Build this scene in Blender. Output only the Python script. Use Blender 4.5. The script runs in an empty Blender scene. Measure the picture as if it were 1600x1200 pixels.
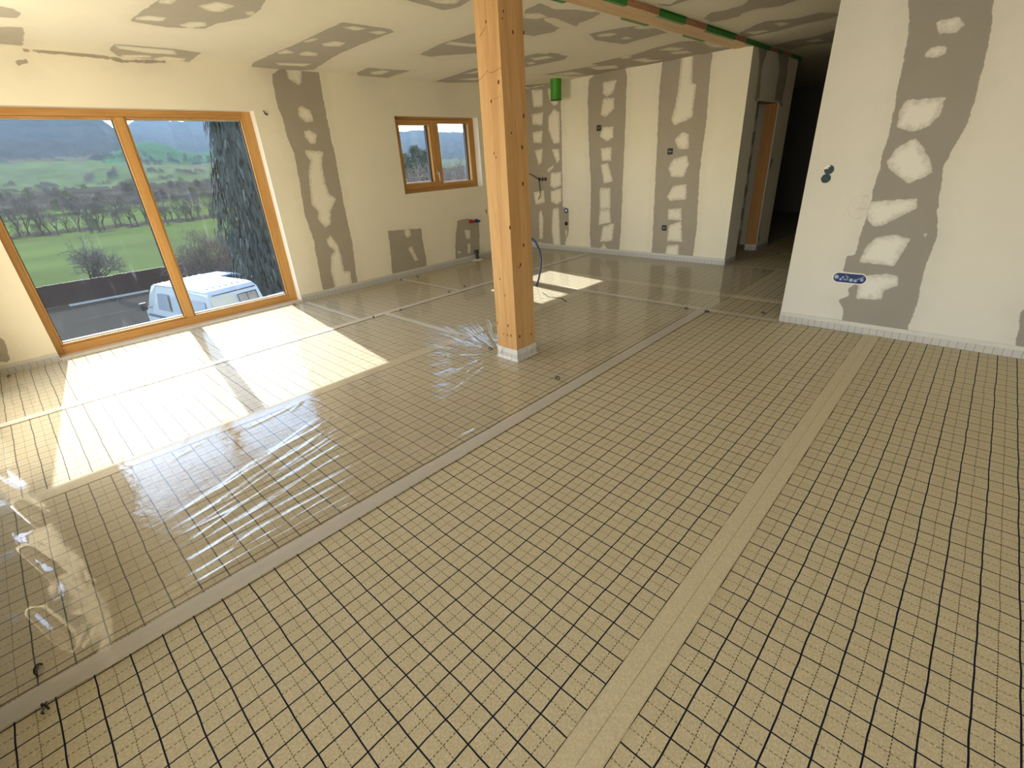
import bpy, math, random
import numpy as np
from mathutils import Vector, Matrix, Quaternion

C = bpy.context.scene.collection
SC = bpy.context.scene
random.seed(7)
RNG = np.random.default_rng(7)

# ------------------------------------------------------------------ camera
cam_data = bpy.data.cameras.new('camera')
cam_data.sensor_width = 36.0
cam_data.sensor_fit = 'HORIZONTAL'
cam_data.lens = 737.086 / 1600.0 * 36.0
cam_data.clip_start = 0.02
cam_data.clip_end = 6000
cam = bpy.data.objects.new('camera', cam_data)
C.objects.link(cam)
r0 = Vector((0.7277711, 0.6834598, -0.0568494))
r1 = Vector((0.2563269, -0.3479554, -0.9017891))
r2 = Vector((-0.6361177, 0.6417240, -0.4284211))
EYE = Vector((0.4798, -0.9168, 1.4882))
M = Matrix.Identity(4)
for i in range(3):
    M[i][0] = r0[i]; M[i][1] = -r1[i]; M[i][2] = -r2[i]; M[i][3] = EYE[i]
cam.matrix_world = M
SC.camera = cam

# ------------------------------------------------------------------ sky, sun, light
SUN_H = math.atan2(1.0, 1.44)                      # elevation
SUN_DIR = Vector((1.0, -0.125, -math.hypot(1, .125) / 1.45)).normalized()
world = bpy.data.worlds.new('sky')
SC.world = world
world.use_nodes = True
wn = world.node_tree; wn.nodes.clear()
sky = wn.nodes.new('ShaderNodeTexSky')
sky.sky_type = 'NISHITA'
sky.sun_disc = False
sky.sun_elevation = SUN_H
sky.sun_rotation = math.radians(-97)
sky.air_density = 1.0; sky.dust_density = 0.25; sky.ozone_density = 1.2
bg = wn.nodes.new('ShaderNodeBackground'); bg.inputs['Strength'].default_value = 0.45
wo = wn.nodes.new('ShaderNodeOutputWorld')
wn.links.new(sky.outputs[0], bg.inputs[0]); wn.links.new(bg.outputs[0], wo.inputs[0])

sun_d = bpy.data.lights.new('sun', 'SUN')
sun_d.energy = 6.8; sun_d.angle = math.radians(0.53); sun_d.color = (1.0, 0.95, 0.86)
sun = bpy.data.objects.new('sun', sun_d); C.objects.link(sun)
sun.rotation_mode = 'QUATERNION'
sun.rotation_quaternion = SUN_DIR.to_track_quat('-Z', 'Y')

def area(name, loc, d, sx, sy, energy, col, portal=False):
    l = bpy.data.lights.new(name, 'AREA'); l.shape = 'RECTANGLE'; l.size = sx; l.size_y = sy
    l.energy = energy; l.color = col
    o = bpy.data.objects.new(name, l); C.objects.link(o); o.location = loc
    o.rotation_mode = 'QUATERNION'; o.rotation_quaternion = Vector(d).to_track_quat('-Z', 'Y')
    if portal: l.cycles.is_portal = True
    return o
area('portal_large_window', (-5.95, 0.30, 1.06), (1, 0, 0), 2.4, 2.2, 1, (1, 1, 1), True)
area('portal_small_window', (-5.95, 4.05, 1.62), (1, 0, 0), 1.55, 1.05, 1, (1, 1, 1), True)
# added fill lights outside openings in the unseen rear walls
area('rear_fill_light', (0.95, -4.75, 1.15), (0, 1, 0), 2.3, 2.1, 54, (1.0, 0.915, 0.79))
area('rear_fill_light', (-4.0, -1.80, 1.2), (0, 1, 0), 1.5, 2.0, 42, (1.0, 0.885, 0.68))
area('rear_fill_light', (3.15, -4.75, 1.15), (0, 1, 0), 1.6, 2.1, 22, (0.96, 0.96, 0.95))

SC.view_settings.view_transform = 'Standard'
SC.view_settings.look = 'None'
SC.view_settings.exposure = 0.82
SC.view_settings.gamma = 1.0
SC.view_settings.use_curve_mapping = False
try:
    SC.cycles.max_bounces = 10; SC.cycles.diffuse_bounces = 6; SC.cycles.transparent_max_bounces = 24
    SC.cycles.caustics_reflective = False; SC.cycles.caustics_refractive = False
    SC.cycles.sample_clamp_indirect = 6
except Exception: pass

# ------------------------------------------------------------------ helpers
def tag(o, label=None, cat=None, group=None, kind=None):
    if label: o['label'] = label
    if cat: o['category'] = cat
    if group: o['group'] = group
    if kind: o['kind'] = kind
    return o
def empty(name, loc=(0, 0, 0), rz=0.0):
    o = bpy.data.objects.new(name, None); C.objects.link(o); o.location = loc; o.rotation_euler = (0, 0, rz)
    o.empty_display_size = .1
    return o
class MB:
    def __init__(s): s.v = []; s.f = []; s.mi = []; s.cur = 0
    def quad(s, a, b, c, d):
        n = len(s.v); s.v += [tuple(a), tuple(b), tuple(c), tuple(d)]; s.f.append((n, n+1, n+2, n+3)); s.mi.append(s.cur); return s
    def poly(s, pts):
        n = len(s.v); s.v += [tuple(p) for p in pts]; s.f.append(tuple(range(n, n+len(pts)))); s.mi.append(s.cur); return s
    def box(s, x0, x1, y0, y1, z0, z1):
        n = len(s.v)
        s.v += [(x0,y0,z0),(x1,y0,z0),(x1,y1,z0),(x0,y1,z0),(x0,y0,z1),(x1,y0,z1),(x1,y1,z1),(x0,y1,z1)]
        for f in ((0,3,2,1),(4,5,6,7),(0,1,5,4),(1,2,6,5),(2,3,7,6),(3,0,4,7)):
            s.f.append(tuple(n+i for i in f)); s.mi.append(s.cur)
        return s
    def tube(s, pts, r, n=8, cap=True):
        pts = [Vector(p) for p in pts]; rs = r if isinstance(r, (list, tuple)) else [r]*len(pts)
        base = len(s.v); prev = None
        for i, p in enumerate(pts):
            t = (pts[min(i+1, len(pts)-1)] - pts[max(i-1, 0)])
            if t.length < 1e-9: t = Vector((0,0,1))
            t.normalize()
            if prev is None:
                a = t.cross(Vector((0,0,1)));
                if a.length < .1: a = t.cross(Vector((1,0,0)))
                a.normalize()
            else:
                a = prev - t*prev.dot(t)
                if a.length < 1e-6: a = t.orthogonal()
                a.normalize()
            prev = a; b = t.cross(a)
            for k in range(n):
                an = 2*math.pi*k/n; q = p + (a*math.cos(an) + b*math.sin(an))*rs[i]
                s.v.append((q.x, q.y, q.z))
        for i in range(len(pts)-1):
            for k in range(n):
                k2 = (k+1) % n
                s.f.append((base+i*n+k, base+i*n+k2, base+(i+1)*n+k2, base+(i+1)*n+k)); s.mi.append(s.cur)
        if cap:
            s.f.append(tuple(base+k for k in range(n-1, -1, -1))); s.mi.append(s.cur)
            e = base+(len(pts)-1)*n; s.f.append(tuple(e+k for k in range(n))); s.mi.append(s.cur)
        return s
    def build(s, name, mats, parent=None, smooth=False, bevel=0, loc=None):
        me = bpy.data.meshes.new(name); me.from_pydata(s.v, [], s.f); 
        if not isinstance(mats, (list, tuple)): mats = [mats]
        for m in mats: me.materials.append(m)
        if len(mats) > 1: me.polygons.foreach_set('material_index', s.mi)
        if smooth: me.polygons.foreach_set('use_smooth', [True]*len(s.f))
        me.update()
        o = bpy.data.objects.new(name, me); C.objects.link(o)
        if parent: o.parent = parent
        if loc: o.location = loc
        if bevel:
            b = o.modifiers.new('bevel', 'BEVEL'); b.width = bevel; b.segments = 2; b.limit_method = 'ANGLE'
        return o
def disc_pts(c, r, ax, n=24, off=0.0):
    out = []
    for k in range(n):
        a = 2*math.pi*k/n; u, v = r*math.cos(a), r*math.sin(a)
        if ax == 1: out.append((c[0]+u, c[1]+off, c[2]+v))
        elif ax == 0: out.append((c[0]+off, c[1]+u, c[2]+v))
        else: out.append((c[0]+u, c[1]+v, c[2]+off))
    return out

# ------------------------------------------------------------------ materials
class NT:
    def __init__(s, name):
        s.m = bpy.data.materials.new(name); s.m.use_nodes = True; s.t = s.m.node_tree; s.t.nodes.clear()
        s.out = s.t.nodes.new('ShaderNodeOutputMaterial')
    def n(s, typ, **k):
        nd = s.t.nodes.new(typ)
        for a, b in k.items():
            if a.startswith('i_'):
                key = a[2:].replace('_', ' ')
                nd.inputs[key].default_value = b
            else: setattr(nd, a, b)
        return nd
    def l(s, a, b): s.t.links.new(a, b)
    def math(s, op, a, b=None, c=None, clamp=False):
        nd = s.t.nodes.new('ShaderNodeMath'); nd.operation = op; nd.use_clamp = clamp
        for i, x in enumerate((a, b, c)):
            if x is None: continue
            if isinstance(x, (int, float)): nd.inputs[i].default_value = x
            else: s.l(x, nd.inputs[i])
        return nd.outputs[0]
    def mix(s, f, a, b):
        nd = s.t.nodes.new('ShaderNodeMix'); nd.data_type = 'RGBA'
        if isinstance(f, (int, float)): nd.inputs[0].default_value = f
        else: s.l(f, nd.inputs[0])
        for i, x in ((6, a), (7, b)):
            if isinstance(x, tuple): nd.inputs[i].default_value = (*x, 1) if len(x) == 3 else x
            else: s.l(x, nd.inputs[i])
        return nd.outputs[2]
    def noise(s, vec, scale, detail=3, rough=.55, dist=0):
        nd = s.n('ShaderNodeTexNoise'); nd.inputs['Scale'].default_value = scale
        nd.inputs['Detail'].default_value = detail; nd.inputs['Roughness'].default_value = rough
        nd.inputs['Distortion'].default_value = dist
        if vec is not None: s.l(vec, nd.inputs['Vector'])
        return nd.outputs['Fac']
    def ramp(s, f, lo, hi):
        nd = s.n('ShaderNodeMapRange'); nd.interpolation_type = 'SMOOTHSTEP'
        s.l(f, nd.inputs[0]); nd.inputs[1].default_value = lo; nd.inputs[2].default_value = hi
        return nd.outputs[0]
    def obj(s): return s.n('ShaderNodeTexCoord').outputs['Object']
    def scale(s, vec, sc):
        nd = s.n('ShaderNodeMapping'); nd.inputs['Scale'].default_value = sc; s.l(vec, nd.inputs['Vector']); return nd.outputs[0]
    def bump(s, h, strength=.3, dist=.01, normal=None):
        nd = s.n('ShaderNodeBump'); nd.inputs['Strength'].default_value = strength; nd.inputs['Distance'].default_value = dist
        s.l(h, nd.inputs['Height'])
        if normal: s.l(normal, nd.inputs['Normal'])
        return nd.outputs[0]
    def prin(s, col, rough=.6, metal=0, spec=.5, normal=None, **k):
        p = s.n('ShaderNodeBsdfPrincipled')
        if isinstance(col, tuple): p.inputs['Base Color'].default_value = (*col, 1)
        else: s.l(col, p.inputs['Base Color'])
        if isinstance(rough, (int, float)): p.inputs['Roughness'].default_value = rough
        else: s.l(rough, p.inputs['Roughness'])
        p.inputs['Metallic'].default_value = metal; p.inputs['Specular IOR Level'].default_value = spec
        if normal: s.l(normal, p.inputs['Normal'])
        for a, b in k.items(): p.inputs[a.replace('_', ' ')].default_value = b
        s.l(p.outputs[0], s.out.inputs[0]); return p
def fres(t, ior, normal=None):
    g = t.n('ShaderNodeNewGeometry'); i = t.math('ADD', t.math('MULTIPLY', g.outputs['Backfacing'], 1/ior-ior), ior)
    f = t.n('ShaderNodeFresnel'); t.l(i, f.inputs['IOR'])
    if normal: t.l(normal, f.inputs['Normal'])
    return f.outputs[0]
def plain(name, col, rough=.55, metal=0, spec=.4, var=.12, sc=12):
    t = NT(name); v = t.obj(); n = t.noise(v, sc, 4)
    c2 = tuple(max(0, c*(1-var)) for c in col); c3 = tuple(min(1, c*(1+var)) for c in col)
    c = t.mix(n, c2, c3); t.prin(c, rough, metal, spec); return t.m

def wall_mat(name, warm=(0.86, 0.80, 0.655), grey=(0.40, 0.355, 0.285), dab=(0.83, 0.775, 0.645)):
    t = NT(name); v = t.obj()
    ag = t.n('ShaderNodeAttribute', attribute_name='sd_grey').outputs['Fac']
    ad = t.n('ShaderNodeAttribute', attribute_name='sd_dab').outputs['Fac']
    n1 = t.math('SUBTRACT', t.noise(v, 9, 6, .7), .5)
    n2 = t.math('SUBTRACT', t.noise(t.scale(v, (1, 1, 1)), 26, 5, .7), .5)
    g = t.math('ADD', ag, t.math('MULTIPLY', n1, .05)); g = t.ramp(g, -.003, .004)
    d = t.math('ADD', ad, t.math('MULTIPLY', n2, .03))
    soft = t.ramp(t.math('ADD', ad, t.math('MULTIPLY', n2, .12)), -.004, .05)
    d1 = t.ramp(d, -.002, .006)
    base = t.mix(t.noise(v, 2.2, 5, .6), tuple(c*.94 for c in warm), tuple(min(1, c*1.04) for c in warm))
    # thin skim of filler around the joints lets a little board show
    halo = t.math('MULTIPLY', t.ramp(t.math('ADD', ag, t.math('MULTIPLY', n1, .25)), -.16, .02), .12)
    base = t.mix(halo, base, grey)
    gcol = t.mix(t.noise(v, 5, 4), tuple(c*.93 for c in grey), tuple(c*1.07 for c in grey))
    dcol = t.mix(soft, tuple(a*.45+b*.55 for a, b in zip(grey, dab)), dab)
    c = t.mix(g, base, gcol)
    dd = t.math('MULTIPLY', d1, g)
    c = t.mix(dd, c, dcol)
    h = t.math('ADD', t.math('MULTIPLY', t.noise(v, 60, 3), .3), t.math('MULTIPLY', g, -.6))
    t.prin(c, .85, 0, .2, t.bump(h, .25, .002)); return t.m

def wood_mat(name, axis='z', a=(0.60, 0.375, 0.17), b=(0.46, 0.25, 0.095), knots=False, sat=1.0):
    t = NT(name); v = t.obj()
    sc = {'z': (1, 1, .06), 'y': (1, .06, 1), 'x': (.06, 1, 1)}[axis]
    w = t.scale(v, sc)
    g = t.noise(w, 55, 6, .6, .6); g2 = t.noise(w, 9, 3, .5, 1.2)
    f = t.math('ADD', t.math('MULTIPLY', g, .55), t.math('MULTIPLY', g2, .6))
    c = t.mix(t.ramp(f, .35, .8), a, b)
    if knots:
        ksc = {'z': (1, 1, .45), 'y': (1, .45, 1), 'x': (.45, 1, 1)}[axis]
        vo = t.n('ShaderNodeTexVoronoi'); vo.inputs['Scale'].default_value = 7.5; t.l(t.scale(v, ksc), vo.inputs['Vector'])
        d = t.math('ADD', vo.outputs['Distance'], t.math('MULTIPLY', t.math('SUBTRACT', t.noise(v, 40, 3), .5), .05))
        k = t.math('SUBTRACT', 1, t.ramp(d, .035, .075))
        ring = t.math('SUBTRACT', 1, t.ramp(d, .06, .2))
        c = t.mix(t.math('MULTIPLY', ring, .35), c, tuple(x*.75 for x in b))
        c = t.mix(t.math('MULTIPLY', k, .8), c, (0.10, 0.035, 0.012))
    t.prin(c, .55, 0, .3, t.bump(g, .15, .002)); return t.m

M_WALL = wall_mat('skimmed_plasterboard')
M_WALLR = wall_mat('skimmed_plasterboard_dimmed', (0.70, 0.68, 0.635), (0.31, 0.29, 0.265), (0.73, 0.715, 0.68))  # same board as the other walls, its dimmer light put into the colour
M_CEIL = wall_mat('skimmed_ceiling_board', (0.82, 0.765, 0.62), (0.45, 0.405, 0.33), (0.80, 0.75, 0.61))
M_PLAINWALL = plain('plain_plaster', (0.74, 0.69, 0.58), .85, 0, .2, .05)
M_RAW = wall_mat('hall_shade_board', (0.16, 0.15, 0.13), (0.10, 0.09, 0.08), (0.3, 0.28, 0.25))  # hallway darkness put into the board colour of the end wall
M_HALLSHADEP = plain('hall_shade_plain', (0.13, 0.12, 0.105), .9, 0, .1, .1)  # same darkness in the colour of the hall's west and east walls
M_REVEAL = plain('white_reveal_plaster', (0.84, 0.82, 0.77), .8, 0, .2, .03)
M_OUTER = plain('render_outside', (0.6, 0.58, 0.54), .9)
M_WOODP = wood_mat('glulam_spruce')
M_BEAM = wood_mat('planed_spruce_beam', 'y', (0.74, 0.53, 0.31), (0.60, 0.38, 0.19))
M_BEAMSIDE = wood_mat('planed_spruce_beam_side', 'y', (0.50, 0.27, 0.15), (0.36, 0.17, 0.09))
M_WFRV = wood_mat('varnished_frame_vertical', 'z', (0.60, 0.335, 0.115), (0.46, 0.235, 0.07), False)
M_WFRH = wood_mat('varnished_frame_horizontal', 'y', (0.58, 0.32, 0.11), (0.44, 0.22, 0.065), False)
M_POST = wood_mat('door_post_timber', 'z', (0.52, 0.27, 0.10), (0.38, 0.18, 0.06))
M_BLACK = plain('black_plastic', (0.012, 0.012, 0.014), .4)
M_WHITEP = plain('white_plastic', (0.75, 0.75, 0.73), .4, 0, .4, .04)
M_GREENP = plain('green_duct_pipe', (0.06, 0.30, 0.015), .45, 0, .5, .06)
M_GREENT = plain('green_tape', (0.02, 0.22, 0.022), .4, 0, .5, .1)
M_BLUEB = plain('blue_wall_box', (0.01, 0.035, 0.17), .35, 0, .5, .1)
M_TEAL = plain('dark_teal_wall_box', (0.01, 0.05, 0.055), .4)
M_RED = plain('red_pipe_cap', (0.35, 0.02, 0.02), .4)
M_NAVY = plain('blue_pipe_cap', (0.02, 0.06, 0.2), .4)
M_HOSE = plain('blue_conduit', (0.03, 0.07, 0.16), .4)
M_METAL = plain('brushed_metal', (0.6, 0.58, 0.52), .35, .9, .5, .05)
M_SPACER = plain('pale_glazing_spacer', (0.78, 0.77, 0.74), .45, 0, .5, .03)
M_GASKET = plain('black_gasket', (0.02, 0.02, 0.022), .6)
M_PENCIL = plain('pencil_mark', (0.40, 0.38, 0.34), .7)
M_CONC = plain('concrete_screed', (0.35, 0.33, 0.3), .9)

def glass_mat(name, streak=.5):
    t = NT(name); v = t.obj()
    fr = fres(t, 1.45)
    tr = t.n('ShaderNodeBsdfTransparent'); tr.inputs[0].default_value = (0.93, 0.95, 0.95, 1)
    gl = t.n('ShaderNodeBsdfGlossy'); gl.inputs['Roughness'].default_value = 0.0
    mx = t.n('ShaderNodeMixShader'); t.l(fr, mx.inputs[0]); t.l(tr.outputs[0], mx.inputs[1]); t.l(gl.outputs[0], mx.inputs[2])
    df = t.n('ShaderNodeBsdfTranslucent'); df.inputs[0].default_value = (.9, .93, 1, 1)
    n = t.noise(t.scale(v, (1, 3.0, .35)), 6, 6, .7)
    f = t.math('ADD', t.math('MULTIPLY', t.ramp(n, .56, .82), .06*streak), .004)
    m2 = t.n('ShaderNodeMixShader'); t.l(f, m2.inputs[0]); t.l(mx.outputs[0], m2.inputs[1]); t.l(df.outputs[0], m2.inputs[2])
    t.l(m2.outputs[0], t.out.inputs[0]); return t.m
M_GLASS = glass_mat('dusty_window_glass')

def panel_mat():
    t = NT('printed_insulation_fleece'); v = t.obj()
    sp = t.n('ShaderNodeSeparateXYZ')
    wob = t.n('ShaderNodeTexNoise'); wob.inputs['Scale'].default_value = 5.0; wob.inputs['Detail'].default_value = 2; t.l(v, wob.inputs['Vector'])
    vm = t.n('ShaderNodeVectorMath', operation='MULTIPLY_ADD')
    t.l(wob.outputs['Color'], vm.inputs[0]); vm.inputs[1].default_value = (.012, .012, 0)
    add = t.n('ShaderNodeVectorMath', operation='ADD'); t.l(v, add.inputs[0]); add.inputs[1].default_value = (-.006, -.006, 0)
    t.l(add.outputs[0], vm.inputs[2]); t.l(vm.outputs[0], sp.inputs[0])
    x, y = sp.outputs[0], sp.outputs[1]
    def dist(u, off):      # distance to nearest line, period .1
        a = t.math('ADD', u, .05 - off + 100.0)
        a = t.math('MODULO', a, .1); return t.math('ABSOLUTE', t.math('SUBTRACT', a, .05))
    def line(d, w): return t.math('SUBTRACT', 1, t.ramp(d, w*.8, w*1.25))
    sx, sy = line(dist(x, 0), .0024), line(dist(y, 0), .0023)
    solid = t.math('MAXIMUM', sx, sy)
    def dash(u): return t.math('LESS_THAN', t.math('MODULO', t.math('ADD', u, 100.0), .0125), .0080)
    dx = t.math('MULTIPLY', line(dist(x, .05), .0014), dash(y))
    dy = t.math('MULTIPLY', line(dist(y, .05), .0014), dash(x))
    felt = t.noise(t.scale(v, (1, .55, 1)), 190, 4, .7)
    mott = t.noise(v, 14, 4, .6)
    c = t.mix(t.ramp(felt, .3, .7), (0.46, 0.405, 0.275), (0.68, 0.61, 0.45))
    c = t.mix(t.math('MULTIPLY', t.ramp(mott, .35, .75), .22), c, (0.38, 0.34, 0.20))
    c = t.mix(t.math('MULTIPLY', dx, .9), c, (0.03, 0.03, 0.028))
    c = t.mix(t.math('MULTIPLY', dy, .8), c, (0.08, 0.06, 0.03))
    c = t.mix(solid, c, (0.006, 0.010, 0.028))
    big = t.noise(t.scale(v, (1, 1, 1)), 3.2, 3, .5)
    n1 = t.bump(t.math('ADD', t.math('MULTIPLY', felt, .08), big), .22, .03)
    n2 = t.bump(big, .12, .03)
    p = t.prin(c, .8, 0, .12, n1)
    p.inputs['Coat Weight'].default_value = .14; p.inputs['Coat Roughness'].default_value = .16; p.inputs['Coat IOR'].default_value = 1.4
    t.l(n2, p.inputs['Coat Normal'])
    return t.m
M_PANEL = panel_mat()
def bare_mat():
    t = NT('bare_fleece_overlap'); v = t.obj()
    felt = t.noise(v, 160, 4, .7)
    c = t.mix(t.ramp(felt, .3, .7), (0.52, 0.46, 0.32), (0.68, 0.61, 0.45))
    h = t.math('ADD', t.noise(v, 30, 3), t.math('MULTIPLY', felt, .3))
    t.prin(c, .7, 0, .3, t.bump(h, .25, .01)); return t.m
M_BARE = bare_mat()

def film_mat():
    t = NT('clear_polyethylene_film'); v = t.obj()
    at = t.n('ShaderNodeAttribute', attribute_name='crinkle').outputs['Fac']
    n1 = t.noise(t.scale(v, (1.8, 1, 1)), 13, 5, .62, 1.0)
    n2 = t.noise(t.scale(v, (1, 1.5, 1)), 4.0, 2, .5, .6)
    h = t.math('ADD', t.math('MULTIPLY', n1, at), t.math('MULTIPLY', n2, .7))
    nb = t.bump(h, .35, .014)
    fr = fres(t, 1.5, nb)
    tr = t.n('ShaderNodeBsdfTransparent'); tr.inputs[0].default_value = (1, 1, 1, 1)
    gl = t.n('ShaderNodeBsdfGlossy'); gl.inputs['Roughness'].default_value = .04; gl.inputs[0].default_value = (1, 1, 1, 1); t.l(nb, gl.inputs['Normal'])
    mx = t.n('ShaderNodeMixShader'); lay = t.n('ShaderNodeAttribute', attribute_name='layers').outputs['Fac']
    t.l(t.math('MULTIPLY', fr, t.math('ADD', .30, t.math('MULTIPLY', lay, .9)), True), mx.inputs[0]); t.l(tr.outputs[0], mx.inputs[1]); t.l(gl.outputs[0], mx.inputs[2])
    df = t.n('ShaderNodeBsdfDiffuse'); df.inputs[0].default_value = (.85, .85, .85, 1); t.l(nb, df.inputs['Normal'])
    m2 = t.n('ShaderNodeMixShader'); m2.inputs[0].default_value = .06; t.l(mx.outputs[0], m2.inputs[1]); t.l(df.outputs[0], m2.inputs[2])
    t.l(m2.outputs[0], t.out.inputs[0]); return t.m
M_FILM = film_mat()
def tape_mat(name, opac=.62, col=(0.56, 0.53, 0.51)):
    t = NT(name); v = t.obj()
    n = t.noise(t.scale(v, (2, 1, 1)), 18, 4, .6)
    tr = t.n('ShaderNodeBsdfTransparent')
    p = t.n('ShaderNodeBsdfPrincipled'); p.inputs['Roughness'].default_value = .28
    t.l(t.mix(n, tuple(c*.9 for c in col), tuple(min(1, c*1.12) for c in col)), p.inputs['Base Color'])
    t.l(t.bump(n, .3, .006), p.inputs['Normal'])
    mx = t.n('ShaderNodeMixShader'); mx.inputs[0].default_value = opac; t.l(tr.outputs[0], mx.inputs[1]); t.l(p.outputs[0], mx.inputs[2])
    t.l(mx.outputs[0], t.out.inputs[0]); return t.m
M_TAPE = tape_mat('translucent_joint_tape', .62, (0.68, 0.645, 0.61))
M_TAPE2 = tape_mat('milky_joint_tape', .78, (0.74, 0.70, 0.62))
def edge_mat():
    t = NT('milky_edge_strip_foil'); v = t.obj()
    sp = t.n('ShaderNodeSeparateXYZ'); t.l(v, sp.inputs[0])
    s = t.math('ADD', sp.outputs[0], sp.outputs[1])
    d = t.math('ABSOLUTE', t.math('SUBTRACT', t.math('MODULO', t.math('ADD', s, 100), .05), .025))
    ln = t.math('MULTIPLY', t.math('SUBTRACT', 1, t.ramp(d, .001, .0035)), t.math('LESS_THAN', sp.outputs[2], .056))
    c = t.mix(t.noise(v, 14, 4), (0.56, 0.55, 0.52), (0.68, 0.67, 0.64))
    low = t.math('LESS_THAN', sp.outputs[2], .058)
    c = t.mix(t.math('MULTIPLY', low, .45), c, (0.42, 0.41, 0.41))
    c = t.mix(t.math('MULTIPLY', ln, .55), c, (0.12, 0.12, 0.14))
    t.prin(c, .35, 0, .5, t.bump(t.noise(v, 25, 4), .4, .01)); return t.m
M_EDGE = edge_mat()

# ------------------------------------------------------------------ room shell
CZ, CZR = 2.535, 2.572          # ceiling left / right of the beam
XW, YB, YR, XH, XR = -5.58, 5.88, 3.80, -1.97, 4.40
YREAR = -1.45
YR2 = -4.50

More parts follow.
